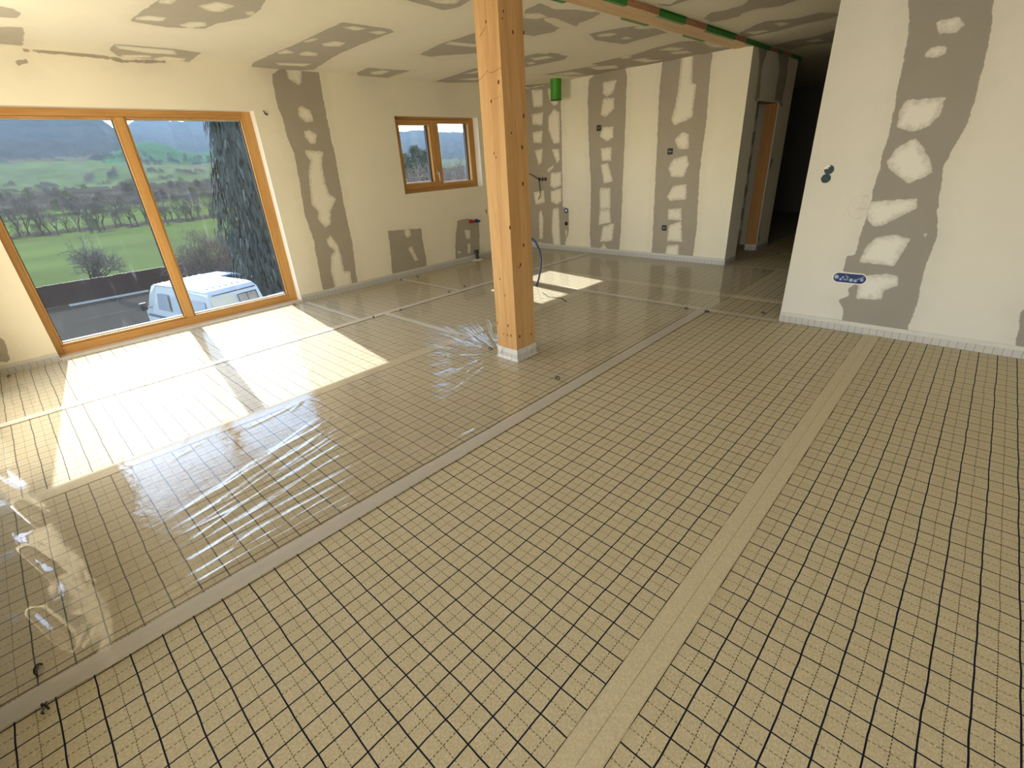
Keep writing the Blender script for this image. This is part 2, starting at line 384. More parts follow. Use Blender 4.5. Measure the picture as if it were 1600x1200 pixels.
PATCH = {"CEIL":[[[[-4.98,-0.464],[-4.88,-0.376],[-4.83,-0.263],[-4.989,-0.239],[-5.475,-0.231],[-5.466,-0.36],[-5.433,-0.459]],[[-4.333,-0.47],[-4.317,-0.391],[-4.35,-0.329],[-4.441,-0.29],[-4.585,-0.297],[-4.606,-0.383],[-4.595,-0.467]],[[-4.252,0.272],[-3.778,0.316],[-3.554,0.331],[-3.226,0.815],[-3.346,0.853],[-3.583,0.914],[-3.803,0.913],[-4.071,0.785],[-4.262,0.748],[-4.356,0.513],[-4.308,0.282]],[[-5.357,0.32],[-5.087,0.309],[-5.061,0.739],[-5.116,0.966],[-5.59,0.993],[-5.726,0.723],[-5.579,0.418]],[[-5.411,1.517],[-5.004,1.509],[-4.628,1.523],[-4.164,1.533],[-3.824,1.524],[-3.555,1.536],[-3.537,1.96],[-3.605,2.036],[-4.135,2.034],[-4.633,2.062],[-5.447,2.206],[-5.55,2.116],[-5.672,1.612]],[[-5.41,2.727],[-5.077,2.685],[-5.089,2.87],[-5.018,3.241],[-5.399,3.243],[-5.689,3.3],[-5.578,2.845]],[[-5.56,4.035],[-5.081,3.952],[-4.589,3.871],[-4.352,4.05],[-5.197,4.9],[-5.401,4.617],[-5.647,4.157]],[[-4.113,2.736],[-3.747,2.671],[-3.277,2.665],[-3.11,2.801],[-3.79,3.485],[-4.03,3.357],[-4.306,3.167],[-4.243,2.795]],[[-2.752,1.462],[-2.462,1.889],[-2.582,1.998],[-2.763,2.043],[-2.881,1.998],[-2.85,1.78],[-2.837,1.616]],[[-2.529,2.521],[-2.345,2.482],[-2.388,2.714],[-2.287,2.87],[-2.26,3.126],[-2.38,3.21],[-2.452,3.167],[-2.63,3.34],[-2.543,2.909],[-2.595,2.827],[-2.655,2.915],[-2.728,3.212],[-2.845,3.288],[-3.058,3.237],[-3.069,3.09],[-3.13,2.987],[-2.79,2.628],[-2.733,2.719]],[[-3.726,3.881],[-3.572,3.894],[-3.491,4.327],[-3.647,4.484],[-3.905,4.472],[-4.193,4.43],[-4.296,4.219],[-3.913,3.815]],[[-5.334,5.601],[-4.891,5.918],[-5.213,6.26],[-5.478,5.942]],[[-4.469,5.106],[-3.718,5.211],[-3.384,5.331],[-3.611,5.83],[-4.122,5.868],[-4.402,5.647]],[[-1.859,3.193],[-1.834,3.346],[-1.781,3.45],[-1.654,3.445],[-1.534,3.354],[-1.762,3.017]],[[-2.72,3.661],[-2.559,3.683],[-2.301,3.781],[-2.229,4.083],[-2.259,4.333],[-2.505,4.349],[-2.634,4.358],[-2.78,4.412],[-2.819,4.157],[-2.841,3.942]],[[-2.481,2.608],[-2.34,2.825],[-2.344,2.957],[-2.225,3.072],[-2.247,3.144],[-2.352,3.201],[-2.504,3.237],[-2.517,3.096],[-2.56,2.873]],[[-2.73,3.083],[-2.742,3.195],[-2.839,3.218],[-2.831,3.093]],[[-3.661,5.058],[-3.298,5.023],[-3.026,5.036],[-2.692,4.902],[-2.374,4.872],[-2.265,4.999],[-2.25,5.281],[-2.214,5.689],[-2.207,5.922],[-2.496,5.946],[-2.659,5.808],[-3.077,5.92],[-3.353,5.884],[-3.658,5.698]],[[-3.465,3.991],[-3.465,4.137],[-3.533,4.403],[-3.69,4.269],[-3.701,4.084]]],[[[-4.178,-0.395],[-4.178,-0.342],[-4.292,-0.331],[-4.317,-0.391]],[[-3.703,0.545],[-3.537,0.622],[-3.572,0.744],[-3.772,0.713],[-3.785,0.641]],[[-3.675,0.837],[-3.63,0.881],[-3.689,0.923],[-3.768,0.896]],[[-4.254,0.566],[-4.114,0.608],[-4.073,0.705],[-4.174,0.744],[-4.316,0.661]],[[-4.182,0.286],[-4.092,0.346],[-4.088,0.461],[-4.206,0.46],[-4.256,0.308]],[[-3.699,0.323],[-3.602,0.416],[-3.753,0.41],[-3.772,0.347]],[[-5.131,0.316],[-5.12,0.753],[-5.295,0.819],[-5.342,0.598],[-5.266,0.368]],[[-5.503,0.428],[-5.419,0.613],[-5.516,0.679],[-5.636,0.45]],[[-5.516,0.679],[-5.405,0.75],[-5.433,0.927],[-5.584,0.94],[-5.649,0.719]],[[-3.692,1.598],[-3.607,1.669],[-3.629,1.791],[-3.744,1.748]],[[-4.288,1.717],[-4.131,1.764],[-4.149,1.891],[-4.299,1.913],[-4.37,1.787]],[[-4.766,1.726],[-4.621,1.719],[-4.658,1.871],[-4.788,1.919],[-4.834,1.772]],[[-4.811,1.53],[-4.622,1.535],[-4.754,1.692],[-4.866,1.567]],[[-5.266,1.701],[-5.147,2.045],[-5.329,2.048],[-5.371,1.775]],[[-3.719,1.845],[-3.615,1.924],[-3.648,2.004],[-3.755,1.984]],[[-4.287,1.537],[-4.121,1.566],[-4.135,1.627],[-4.313,1.603]],[[-5.311,2.847],[-5.153,2.911],[-5.157,3.038],[-5.406,3.074],[-5.458,2.959]],[[-5.304,4.195],[-5.107,4.347],[-4.984,4.569],[-5.279,4.505]],[[-4.944,3.988],[-4.616,3.998],[-4.645,4.129],[-4.86,4.12]],[[-3.752,2.712],[-3.629,2.683],[-3.588,2.951],[-3.517,3.126],[-3.704,3.058]],[[-4.251,2.938],[-4.079,3.102],[-3.915,3.252],[-3.844,3.448],[-4.053,3.379],[-4.375,3.138]],[[-2.757,1.736],[-2.597,1.927],[-2.72,1.977],[-2.775,1.856]],[[-2.609,2.581],[-2.517,2.686],[-2.553,2.839],[-2.654,2.817],[-2.708,2.69]],[[-3.801,4.031],[-3.606,4.108],[-3.629,4.272],[-3.873,4.202]],[[-4.005,4.172],[-3.912,4.224],[-3.972,4.339],[-4.086,4.355]],[[-4.429,5.193],[-4.133,5.286],[-4.19,5.718],[-4.393,5.516]],[[-3.822,5.192],[-3.538,5.461],[-3.662,5.723],[-3.907,5.549]],[[-2.697,3.752],[-2.568,3.815],[-2.563,3.926],[-2.679,3.94],[-2.743,3.832]],[[-2.669,4.124],[-2.565,4.081],[-2.575,4.229],[-2.654,4.23]],[[-2.342,3.804],[-2.257,3.852],[-2.266,4.072],[-2.355,3.924]],[[-2.761,5.064],[-2.579,5.034],[-2.5,5.275],[-2.649,5.345]],[[-2.742,5.327],[-2.567,5.419],[-2.598,5.673],[-2.777,5.503]],[[-2.285,5.219],[-2.19,5.32],[-2.23,5.732],[-2.322,5.566]],[[-3.223,4.995],[-3.075,5.026],[-3.16,5.202],[-3.271,5.165]],[[-3.242,5.311],[-3.07,5.373],[-3.106,5.576],[-3.004,5.775],[-3.245,5.688]]]],"CEILR":[[[[-1.886,4.298],[-1.752,4.141],[-1.637,4.181],[-1.481,4.157],[-1.334,3.961],[-1.048,4.386],[-1.292,4.51],[-1.444,4.41],[-1.604,4.442],[-1.645,4.526],[-1.779,4.548],[-1.905,4.509]],[[-1.935,5.291],[-1.712,5.08],[-1.562,4.976],[-1.347,5.153],[-1.127,5.113],[-0.986,5.406],[-1.13,5.498],[-1.395,5.504],[-1.633,5.592],[-1.958,5.574]],[[-1.964,6.426],[-1.66,6.317],[-1.492,6.368],[-1.227,6.163],[-1.328,7.147],[-1.64,6.865],[-1.895,6.978]],[[-1.912,3.427],[-1.91,3.563],[-1.893,3.624],[-1.775,3.602],[-1.669,3.571],[-1.705,3.455],[-1.857,3.577]]],[[[-1.551,5.163],[-1.465,5.18],[-1.442,5.339],[-1.551,5.397]],[[-1.864,5.307],[-1.694,5.392],[-1.682,5.51],[-1.861,5.52]],[[-1.61,6.527],[-1.458,6.545],[-1.461,6.786],[-1.604,6.716]]]],"WINW":[[[[1.78,2.488],[1.889,2.545],[2.331,2.575],[2.322,2.1],[2.333,1.612],[2.32,1.114],[2.334,0.631],[2.295,0.094],[2.286,-0.023],[1.822,0.023],[1.785,0.117],[1.806,0.444],[1.815,0.708],[1.782,1.018],[1.812,1.448],[1.825,1.699],[1.791,1.855],[1.779,2.091],[1.759,2.195],[1.762,2.378]],[[2.907,0.686],[3.202,0.667],[3.486,0.645],[3.479,0.492],[3.496,0.236],[3.494,-0.024],[2.859,0.039],[2.899,0.428]],[[4.194,0.666],[4.34,0.674],[4.665,0.636],[4.607,-0.061],[4.067,0.019],[4.121,0.398]],[[-1.283,0.438],[-1.193,0.323],[-1.178,0.308],[-1.193,0.139],[-1.207,0.112],[-1.235,0.101],[-1.269,0.123],[-1.392,0.156]],[[-0.223,2.543],[0.152,2.556],[0.456,2.516],[0.788,2.53],[0.781,2.51],[0.448,2.49],[0.137,2.512],[-0.234,2.512]],[[-0.303,2.446],[-0.224,2.466],[-0.219,2.432],[-0.298,2.412]]],[[[1.942,2.568],[2.141,2.582],[2.098,2.415],[2.055,2.392],[1.947,2.448]],[[1.985,2.169],[2.029,2.192],[2.134,2.151],[2.149,2.031],[2.049,2.019],[1.975,2.083]],[[2.0,1.931],[2.07,1.946],[2.15,1.896],[2.112,1.794],[2.045,1.796],[1.994,1.875]],[[1.959,1.736],[2.187,1.712],[2.139,1.572],[2.129,1.356],[2.156,1.23],[2.238,1.172],[2.123,1.031],[2.092,0.879],[2.006,0.846],[1.931,0.95],[1.955,1.049],[1.892,1.13],[1.941,1.487],[2.002,1.625],[1.961,1.672]],[[1.987,0.709],[2.054,0.744],[2.127,0.607],[2.141,0.468],[2.142,0.27],[2.224,0.255],[2.211,0.053],[1.959,0.021],[1.95,0.307],[1.994,0.493],[2.062,0.55],[1.983,0.63]],[[3.186,0.684],[3.278,0.672],[3.291,0.58],[3.222,0.535],[3.17,0.597]],[[3.197,0.396],[3.271,0.424],[3.356,0.197],[3.288,0.193]],[[3.324,0.171],[3.348,0.15],[3.325,0.132]],[[3.187,0.068],[3.285,0.066],[3.291,-0.016],[3.187,0.004]],[[4.319,0.519],[4.456,0.491],[4.438,0.352],[4.345,0.365]],[[4.359,0.289],[4.429,0.285],[4.422,0.113],[4.348,0.133]],[[4.117,0.215],[4.228,0.187],[4.175,0.137]],[[-1.268,0.235],[-1.238,0.205],[-1.229,0.192],[-1.246,0.183],[-1.281,0.199]]]],"BACK":[[[[-5.821,2.536],[-5.51,2.529],[-5.125,2.531],[-4.804,2.556],[-4.784,1.962],[-4.78,1.345],[-4.775,0.716],[-4.653,0.684],[-4.647,0.339],[-4.727,0.12],[-4.752,-0.066],[-5.373,-0.076],[-6.017,0.036]],[[-4.27,2.499],[-4.14,2.548],[-4.05,2.6],[-3.66,2.582],[-3.626,2.453],[-3.623,1.866],[-3.629,1.159],[-3.629,0.387],[-3.648,-0.046],[-4.186,-0.056],[-4.215,0.359],[-4.205,1.015],[-4.256,1.628],[-4.284,2.202]],[[-3.108,2.537],[-3.052,2.586],[-2.506,2.579],[-2.445,2.515],[-2.454,2.373],[-2.434,1.767],[-2.455,1.214],[-2.411,0.444],[-2.43,-0.034],[-3.074,-0.045],[-3.081,0.413],[-3.104,1.56],[-3.125,2.203]]],[[[-5.395,2.5],[-5.149,2.477],[-5.158,2.236],[-5.362,2.241]],[[-5.404,2.154],[-5.147,2.16],[-5.181,1.971],[-5.398,1.998]],[[-5.404,1.888],[-5.17,1.902],[-5.201,1.706],[-5.388,1.727]],[[-5.37,1.612],[-5.18,1.634],[-5.211,1.425],[-5.285,1.372]],[[-5.426,0.954],[-5.18,0.981],[-5.163,0.78],[-5.386,0.742]],[[-5.318,0.6],[-5.25,0.673],[-5.208,0.495],[-5.235,0.162],[-5.321,0.157]],[[-5.451,-0.082],[-5.419,0.036],[-5.313,0.112],[-5.164,0.054],[-5.142,-0.058]],[[-5.061,2.475],[-4.826,2.46],[-4.852,2.234],[-4.938,2.219],[-5.022,2.31]],[[-5.06,2.076],[-4.939,2.184],[-4.82,2.128],[-4.818,1.692],[-4.951,1.684],[-5.057,1.893]],[[-4.998,1.608],[-4.842,1.616],[-4.823,1.442],[-4.89,1.39]],[[-5.098,1.306],[-4.958,1.376],[-4.959,1.334],[-5.077,1.249]],[[-5.03,1.255],[-4.803,1.265],[-4.798,1.052],[-4.967,1.004],[-5.045,1.055]],[[-5.038,0.97],[-4.798,1.019],[-4.801,0.801],[-4.904,0.749],[-5.034,0.799]],[[-4.999,0.678],[-4.858,0.715],[-4.824,-0.071],[-4.978,-0.046],[-5.032,0.32]],[[-4.724,0.37],[-4.679,0.337],[-4.727,0.12]],[[-4.027,2.428],[-3.789,2.431],[-3.842,2.274],[-3.948,2.233],[-4.023,2.282]],[[-4.021,2.228],[-3.822,2.211],[-3.816,2.072],[-3.958,1.977],[-4.052,2.013]],[[-4.01,1.856],[-3.818,1.849],[-3.819,1.701],[-3.928,1.651],[-4.063,1.732]],[[-4.04,1.571],[-3.84,1.58],[-3.844,1.387],[-4.015,1.393]],[[-4.034,1.349],[-3.899,1.365],[-3.795,1.103],[-3.967,1.069]],[[-4.044,1.014],[-3.841,1.012],[-3.829,0.7],[-4.036,0.696]],[[-4.035,0.68],[-3.837,0.7],[-3.809,0.492],[-4.05,0.45]],[[-3.967,0.437],[-3.75,0.495],[-3.778,0.214],[-4.014,0.183]],[[-4.067,-0.046],[-4.047,0.025],[-3.939,0.164],[-3.824,0.035],[-3.809,-0.042]],[[-2.849,2.589],[-2.694,2.576],[-2.673,2.255],[-2.613,2.224],[-2.625,1.953],[-2.62,1.856],[-2.872,1.778],[-2.924,1.846],[-2.881,2.028],[-2.859,2.195]],[[-2.856,1.61],[-2.744,1.7],[-2.651,1.66],[-2.638,1.481],[-2.783,1.489]],[[-2.849,1.373],[-2.655,1.417],[-2.612,1.298],[-2.671,1.134],[-2.859,1.143],[-2.912,1.268]],[[-2.9,0.877],[-2.817,1.032],[-2.622,1.052],[-2.601,0.851],[-2.846,0.829]],[[-2.869,0.719],[-2.661,0.737],[-2.644,0.565],[-2.856,0.573]],[[-2.832,0.499],[-2.644,0.565],[-2.604,0.272],[-2.845,0.272]],[[-2.869,-0.043],[-2.866,0.005],[-2.84,0.211],[-2.653,0.238],[-2.632,-0.037]]]],"HALL":[[[[6.064,2.519],[6.373,2.541],[6.313,2.433],[6.26,2.308],[6.337,1.993],[6.172,1.976],[6.184,2.192],[6.136,2.408]],[[6.762,2.537],[7.217,2.558],[7.269,2.251],[7.227,2.009],[7.312,1.947],[6.921,1.987],[6.915,1.999],[6.9,2.183],[6.934,2.352]],[[6.957,0.967],[7.101,1.025],[7.281,1.273],[7.084,1.307],[7.181,0.783],[7.099,0.591],[7.186,0.136],[7.243,0.112]]],[]],"RIGHT":[[[[-0.276,2.399],[-0.208,2.117],[-0.196,1.926],[-0.18,1.657],[-0.179,1.444],[-0.179,1.259],[-0.183,1.084],[-0.187,0.901],[-0.196,0.732],[-0.199,0.633],[-0.247,0.614],[-0.253,0.505],[-0.146,0.413],[-0.191,0.349],[-0.172,0.305],[-0.232,0.261],[-0.186,0.183],[-0.162,0.039],[0.287,0.042],[0.272,0.102],[0.281,0.28],[0.262,0.557],[0.266,0.801],[0.223,1.029],[0.185,1.266],[0.21,1.369],[0.244,1.534],[0.234,1.848],[0.22,2.04],[0.174,2.297]],[[0.84,0.328],[0.894,0.396],[0.995,0.051],[0.892,0.07],[0.875,0.129],[0.861,0.23]]],[[[-0.079,1.994],[-0.054,2.01],[0.02,2.004],[0.023,1.958],[-0.022,1.939],[-0.091,1.954]],[[-0.13,1.711],[0.088,1.704],[0.086,1.598],[0.038,1.526],[-0.049,1.503],[-0.14,1.54],[-0.151,1.637]],[[-0.149,1.314],[-0.106,1.413],[-0.017,1.47],[0.055,1.395],[0.147,1.24],[0.018,1.16],[-0.111,1.257]],[[-0.226,1.039],[0.096,1.069],[0.111,0.989],[0.058,0.959],[-0.079,0.858],[-0.133,0.862],[-0.209,0.962]],[[-0.137,0.714],[-0.081,0.785],[0.019,0.807],[0.125,0.783],[0.074,0.57],[-0.015,0.573],[-0.163,0.581]],[[-0.131,0.472],[0.052,0.514],[0.117,0.499],[0.134,0.425],[0.049,0.37],[0.062,0.299],[-0.119,0.284]],[[0.174,0.819],[0.219,0.828],[0.21,0.801],[0.17,0.799]],[[-0.076,2.153],[0.033,2.153],[0.085,2.108],[0.043,2.064],[-0.042,2.075]]]]}


def sd_fields(polys, U, W, clampv=.2):
    """greatest signed distance (inside > 0) of the points to any of the polygons"""
    best = np.full(U.shape, -clampv)
    for P in polys:
        P = np.array(P, float); lo = P.min(0)-clampv; hi = P.max(0)+clampv
        m = (U > lo[0]) & (U < hi[0]) & (W > lo[1]) & (W < hi[1])
        if not m.any(): continue
        u = U[m]; w = W[m]; dmin = np.full(u.shape, 9.0); ins = np.zeros(u.shape, bool)
        for i in range(len(P)):
            a, b = P[i], P[(i+1) % len(P)]; e = b-a; L = e@e+1e-12
            t = np.clip(((u-a[0])*e[0]+(w-a[1])*e[1])/L, 0, 1)
            dmin = np.minimum(dmin, np.hypot(u-a[0]-t*e[0], w-a[1]-t*e[1]))
            if a[1] != b[1]:
                c = ((a[1] > w) != (b[1] > w)) & (u < (b[0]-a[0])*(w-a[1])/(b[1]-a[1])+a[0])
                ins ^= c
        sd = np.where(ins, dmin, -dmin); best[m] = np.maximum(best[m], np.clip(sd, -clampv, clampv))
    return best

def sheet(name, fn, u0, u1, w0, w1, step, mat, grey=(), dab=(), holes=(), flip=False, uv_extra=()):
    """a board surface as a fine grid with openings cut out and the two filler masks stored on its points"""
    us = set(np.round(np.arange(u0, u1, step), 4)) | {u1}; ws = set(np.round(np.arange(w0, w1, step), 4)) | {w1}
    for h in holes: us |= {h[0], h[1]}; ws |= {h[2], h[3]}
    us = np.array(sorted(us)); ws = np.array(sorted(ws))
    U, W = np.meshgrid(us, ws, indexing='ij')
    nu, nw = len(us), len(ws)
    pts = fn(U.ravel(), W.ravel())
    idx = np.arange(nu*nw).reshape(nu, nw)
    a, b, c, d = idx[:-1, :-1].ravel(), idx[1:, :-1].ravel(), idx[1:, 1:].ravel(), idx[:-1, 1:].ravel()
    cu = ((us[:-1]+us[1:])/2)[:, None].repeat(nw-1, 1).ravel(); cw = ((ws[:-1]+ws[1:])/2)[None].repeat(nu-1, 0).ravel()
    keep = np.ones(cu.shape, bool)
    for h in holes: keep &= ~((cu > h[0]) & (cu < h[1]) & (cw > h[2]) & (cw < h[3]))
    F = np.stack([a, b, c, d] if not flip else [a, d, c, b], 1)[keep]
    me = bpy.data.meshes.new(name)
    me.vertices.add(len(pts)); me.vertices.foreach_set('co', pts.astype(np.float32).ravel())
    me.loops.add(F.size); me.loops.foreach_set('vertex_index', F.astype(np.int32).ravel())
    me.polygons.add(len(F)); me.polygons.foreach_set('loop_start', np.arange(0, F.size, 4, dtype=np.int32)); me.polygons.foreach_set('loop_total', np.full(len(F), 4, dtype=np.int32))
    me.update(calc_edges=True)
    for nm, P in (('sd_grey', grey), ('sd_dab', dab)):
        at = me.attributes.new(nm, 'FLOAT', 'POINT')
        at.data.foreach_set('value', sd_fields(P, U.ravel(), W.ravel()).astype(np.float32))
    me.materials.append(mat)
    o = bpy.data.objects.new(name, me); C.objects.link(o)
    return o
def wall_object(name, front, extra, mats):
    """joins the thickness, reveals and outer skin to the front board so a wall is one mesh"""
    tag(front, kind='structure')
    me2 = bpy.data.meshes.new(name+'_body'); me2.from_pydata(extra.v, [], extra.f)
    import bmesh
    bm = bmesh.new(); bm.from_mesh(front.data); n0 = len(bm.faces)
    bm.from_mesh(me2); bm.faces.ensure_lookup_table()
    for i, f in enumerate(bm.faces):
        if i >= n0: f.material_index = 1+extra.mi[i-n0]
    bm.to_mesh(front.data); bm.free()
    for m in mats: front.data.materials.append(m)
    lay = front.data.attributes
    bpy.data.meshes.remove(me2)
    return front
def rect_frame(mb, to3, u0, u1, w0, w1, hs, d):
    """outer skin at depth d with holes: strips around each opening"""
    us = sorted({u0, u1} | {h[0] for h in hs} | {h[1] for h in hs}); ws = sorted({w0, w1} | {h[2] for h in hs} | {h[3] for h in hs})
    for a, b in zip(us[:-1], us[1:]):
        for c, e in zip(ws[:-1], ws[1:]):
            m, n = (a+b)/2, (c+e)/2
            if any(h[0] < m < h[1] and h[2] < n < h[3] for h in hs): continue
            mb.quad(to3(a, c, d), to3(b, c, d), to3(b, e, d), to3(a, e, d))
def reveals(mb, to3, h, d0, d1):
    a, b, c, e = h
    mb.quad(to3(a, c, d0), to3(a, e, d0), to3(a, e, d1), to3(a, c, d1))
    mb.quad(to3(b, c, d0), to3(b, c, d1), to3(b, e, d1), to3(b, e, d0))
    mb.quad(to3(a, e, d0), to3(b, e, d0), to3(b, e, d1), to3(a, e, d1))
    if c > 0.01: mb.quad(to3(a, c, d0), to3(a, c, d1), to3(b, c, d1), to3(b, c, d0))

W1 = (-0.89, 1.483, 0.0, 2.128)     # big window opening: y0 y1 z0 z1
W2 = (3.288, 4.808, 1.133, 2.108)
H1 = .36
# window wall
G_, D_ = PATCH['WINW']
o = sheet('wall_left', lambda u, w: np.stack([np.full(u.shape, XW), u, w], 1), YREAR, YB, 0.0, CZR+.1, .02, M_WALL, G_, D_, [W1, W2])
ex = MB(); t3 = lambda u, w, d: (XW-d, u, w)
ex.cur = 0; reveals(ex, t3, W1, 0, H1); reveals(ex, t3, W2, 0, H1)
ex.cur = 1; rect_frame(ex, t3, YREAR-.36, 8.5, -3.6, 3.2, [(W1[0], W1[1], -0.0, W1[3]), W2], H1)
wall_object('wall_left', o, ex, [M_REVEAL, M_OUTER])
# back wall (kitchen wall)
G_, D_ = PATCH['BACK']
o = sheet('wall_back', lambda u, w: np.stack([u, np.full(u.shape, YB), w], 1), XW, XH, 0.0, CZ+.05, .02, M_WALL, G_, D_, [])
tag(o, kind='structure')
# right wall: a thick partition with its end facing the hallway
G_, D_ = PATCH['RIGHT']
o = sheet('wall_right', lambda u, w: np.stack([u, np.full(u.shape, YR), w], 1), -0.655, XR, 0.0, CZR+.03, .02, M_WALLR, G_, D_, [])
ex = MB(); ex.box(-0.655, XR, YR+.001, YR+.16, 0, CZR+.03)
wall_object('wall_right', o, ex, [M_PLAINWALL])
# hallway wall with the door opening
DO = (6.27, 7.13, 0.0, 2.0)
G_, D_ = PATCH['HALL']
o = sheet('wall_hall', lambda u, w: np.stack([np.full(u.shape, XH), u, w], 1), YB, 7.65, 0.0, CZR+.03, .02, M_WALL, G_, D_, [DO])
ex = MB(); t3 = lambda u, w, d: (XH-d, u, w)
reveals(ex, t3, DO, 0, .16); rect_frame(ex, t3, YB, 7.65, 0, CZR+.03, [DO], .16)
ex.quad((XH, 7.65, 0), (XH-.16, 7.65, 0), (XH-.16, 7.65, CZR+.03), (XH, 7.65, CZR+.03))
wall_object('wall_hall', o, ex, [M_PLAINWALL])
# the far end of the hall and the rooms behind, rear and side walls
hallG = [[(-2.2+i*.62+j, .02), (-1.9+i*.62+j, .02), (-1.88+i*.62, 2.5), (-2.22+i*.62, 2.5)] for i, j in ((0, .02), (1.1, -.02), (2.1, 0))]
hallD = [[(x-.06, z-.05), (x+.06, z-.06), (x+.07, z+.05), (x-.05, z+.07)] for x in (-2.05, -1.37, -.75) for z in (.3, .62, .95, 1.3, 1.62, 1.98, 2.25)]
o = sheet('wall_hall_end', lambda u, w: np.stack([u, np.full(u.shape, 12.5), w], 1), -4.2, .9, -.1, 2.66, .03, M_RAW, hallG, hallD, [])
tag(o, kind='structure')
o = sheet('wall_side_room', lambda u, w: np.stack([np.full(u.shape, -2.62), u, w], 1), 6.04, 7.56, 0.0, 2.6, .03, M_WALL,
          [[(6.9, 0), (7.3, 0), (7.32, 2.6), (6.92, 2.6)]], [[(7.05, z), (7.2, z), (7.19, z+.14), (7.06, z+.13)] for z in (.25, .6, 1.0, 1.4, 1.75)], [])
tag(o, kind='structure')
o = sheet('wall_side_room_back', lambda u, w: np.stack([u, np.full(u.shape, 7.555), w], 1), -2.62, -2.13, 0.0, 2.6, .02, M_WALL,
          [[(-2.62, 0), (-2.36, 0), (-2.38, 2.6), (-2.62, 2.6)]], [[(-2.46, z), (-2.37, z+.02), (-2.38, z+.2), (-2.45, z+.16)] for z in (.2, .55, .9, 1.3, 1.65)], [])
tag(o, kind='structure')
tag(MB().box(-5.9, -2.14, 6.0, 6.04, 0, 2.6).box(-5.9, -2.14, 7.56, 7.6, 0, 2.6).build('wall_side_room_partitions', M_PLAINWALL), kind='structure')
tag(MB().box(-4.3, -4.2, 7.6, 12.6, -.1, 2.66).build('wall_hall_west', M_HALLSHADEP), kind='structure')
tag(MB().box(.9, 1.0, YR+.16, 12.6, -.1, 2.66).build('wall_hall_east', M_HALLSHADEP), kind='structure')
# rear walls with openings added for the fill lights, and the far side wall
RH = [(-.25, 2.15, 0.08, 2.22), (2.35, 4.1, 0.08, 2.22)]
tag(MB().box(XW-.36, -4.8, YREAR-.16, YREAR, -.03, 2.65).box(-3.2, -1.0, YREAR-.16, YREAR, -.03, 2.65).box(-4.8, -3.2, YREAR-.16, YREAR, -.03, .15).box(-4.8, -3.2, YREAR-.16, YREAR, 2.25, 2.65).build('wall_rear_left', M_PLAINWALL), kind='structure')
tag(MB().box(-1.16, -1.0, YR2-.34, YREAR-.16, -.03, 2.65).build('wall_rear_return', M_PLAINWALL), kind='structure')
ex = MB(); t3 = lambda u, w, d: (u, YR2-d, w)
rect_frame(ex, t3, -1.1, XR, 0, 2.62, RH, 0); rect_frame(ex, t3, -1.2, XR, -3.6, 3.2, RH, .2)
for h in RH: reveals(ex, t3, h, 0, .2)
tag(ex.build('wall_rear', M_PLAINWALL), kind='structure')
tag(MB().box(XR, XR+.12, YR2-.34, 12.7, -.1, 2.7).build('wall_side', M_PLAINWALL), kind='structure')

# floor slab and ceilings
tag(MB().box(XW-.36, XR, YR2-.34, 12.7, -.35, -.032).build('floor', M_CONC), kind='structure')
G_, D_ = PATCH['CEIL']
o = sheet('ceiling_left', lambda u, w: np.stack([u, w, np.full(u.shape, CZ)], 1), XW, -2.185, YREAR, YB, .022, M_CEIL, G_, D_, [], True)
tag(o, kind='structure')
G_, D_ = PATCH['CEILR']
G_ = [g for g in G_]
o = sheet('ceiling_right', lambda u, w: np.stack([u, w, np.full(u.shape, CZR)], 1), -1.965, XR, YR2, 12.6, .03, M_CEIL, G_, D_, [], True)
tag(o, kind='structure')
o = sheet('ceiling_hall', lambda u, w: np.stack([u, w, np.full(u.shape, CZR)], 1), -5.9, -1.965, YB+.02, 12.6, .25, M_CEIL, [], [], [], True)
tag(o, kind='structure')
tag(MB().box(XW-.36, XR+.1, YR2-.34, 12.7, CZR+.06, 3.2).build('roof_slab', M_OUTER), kind='structure')

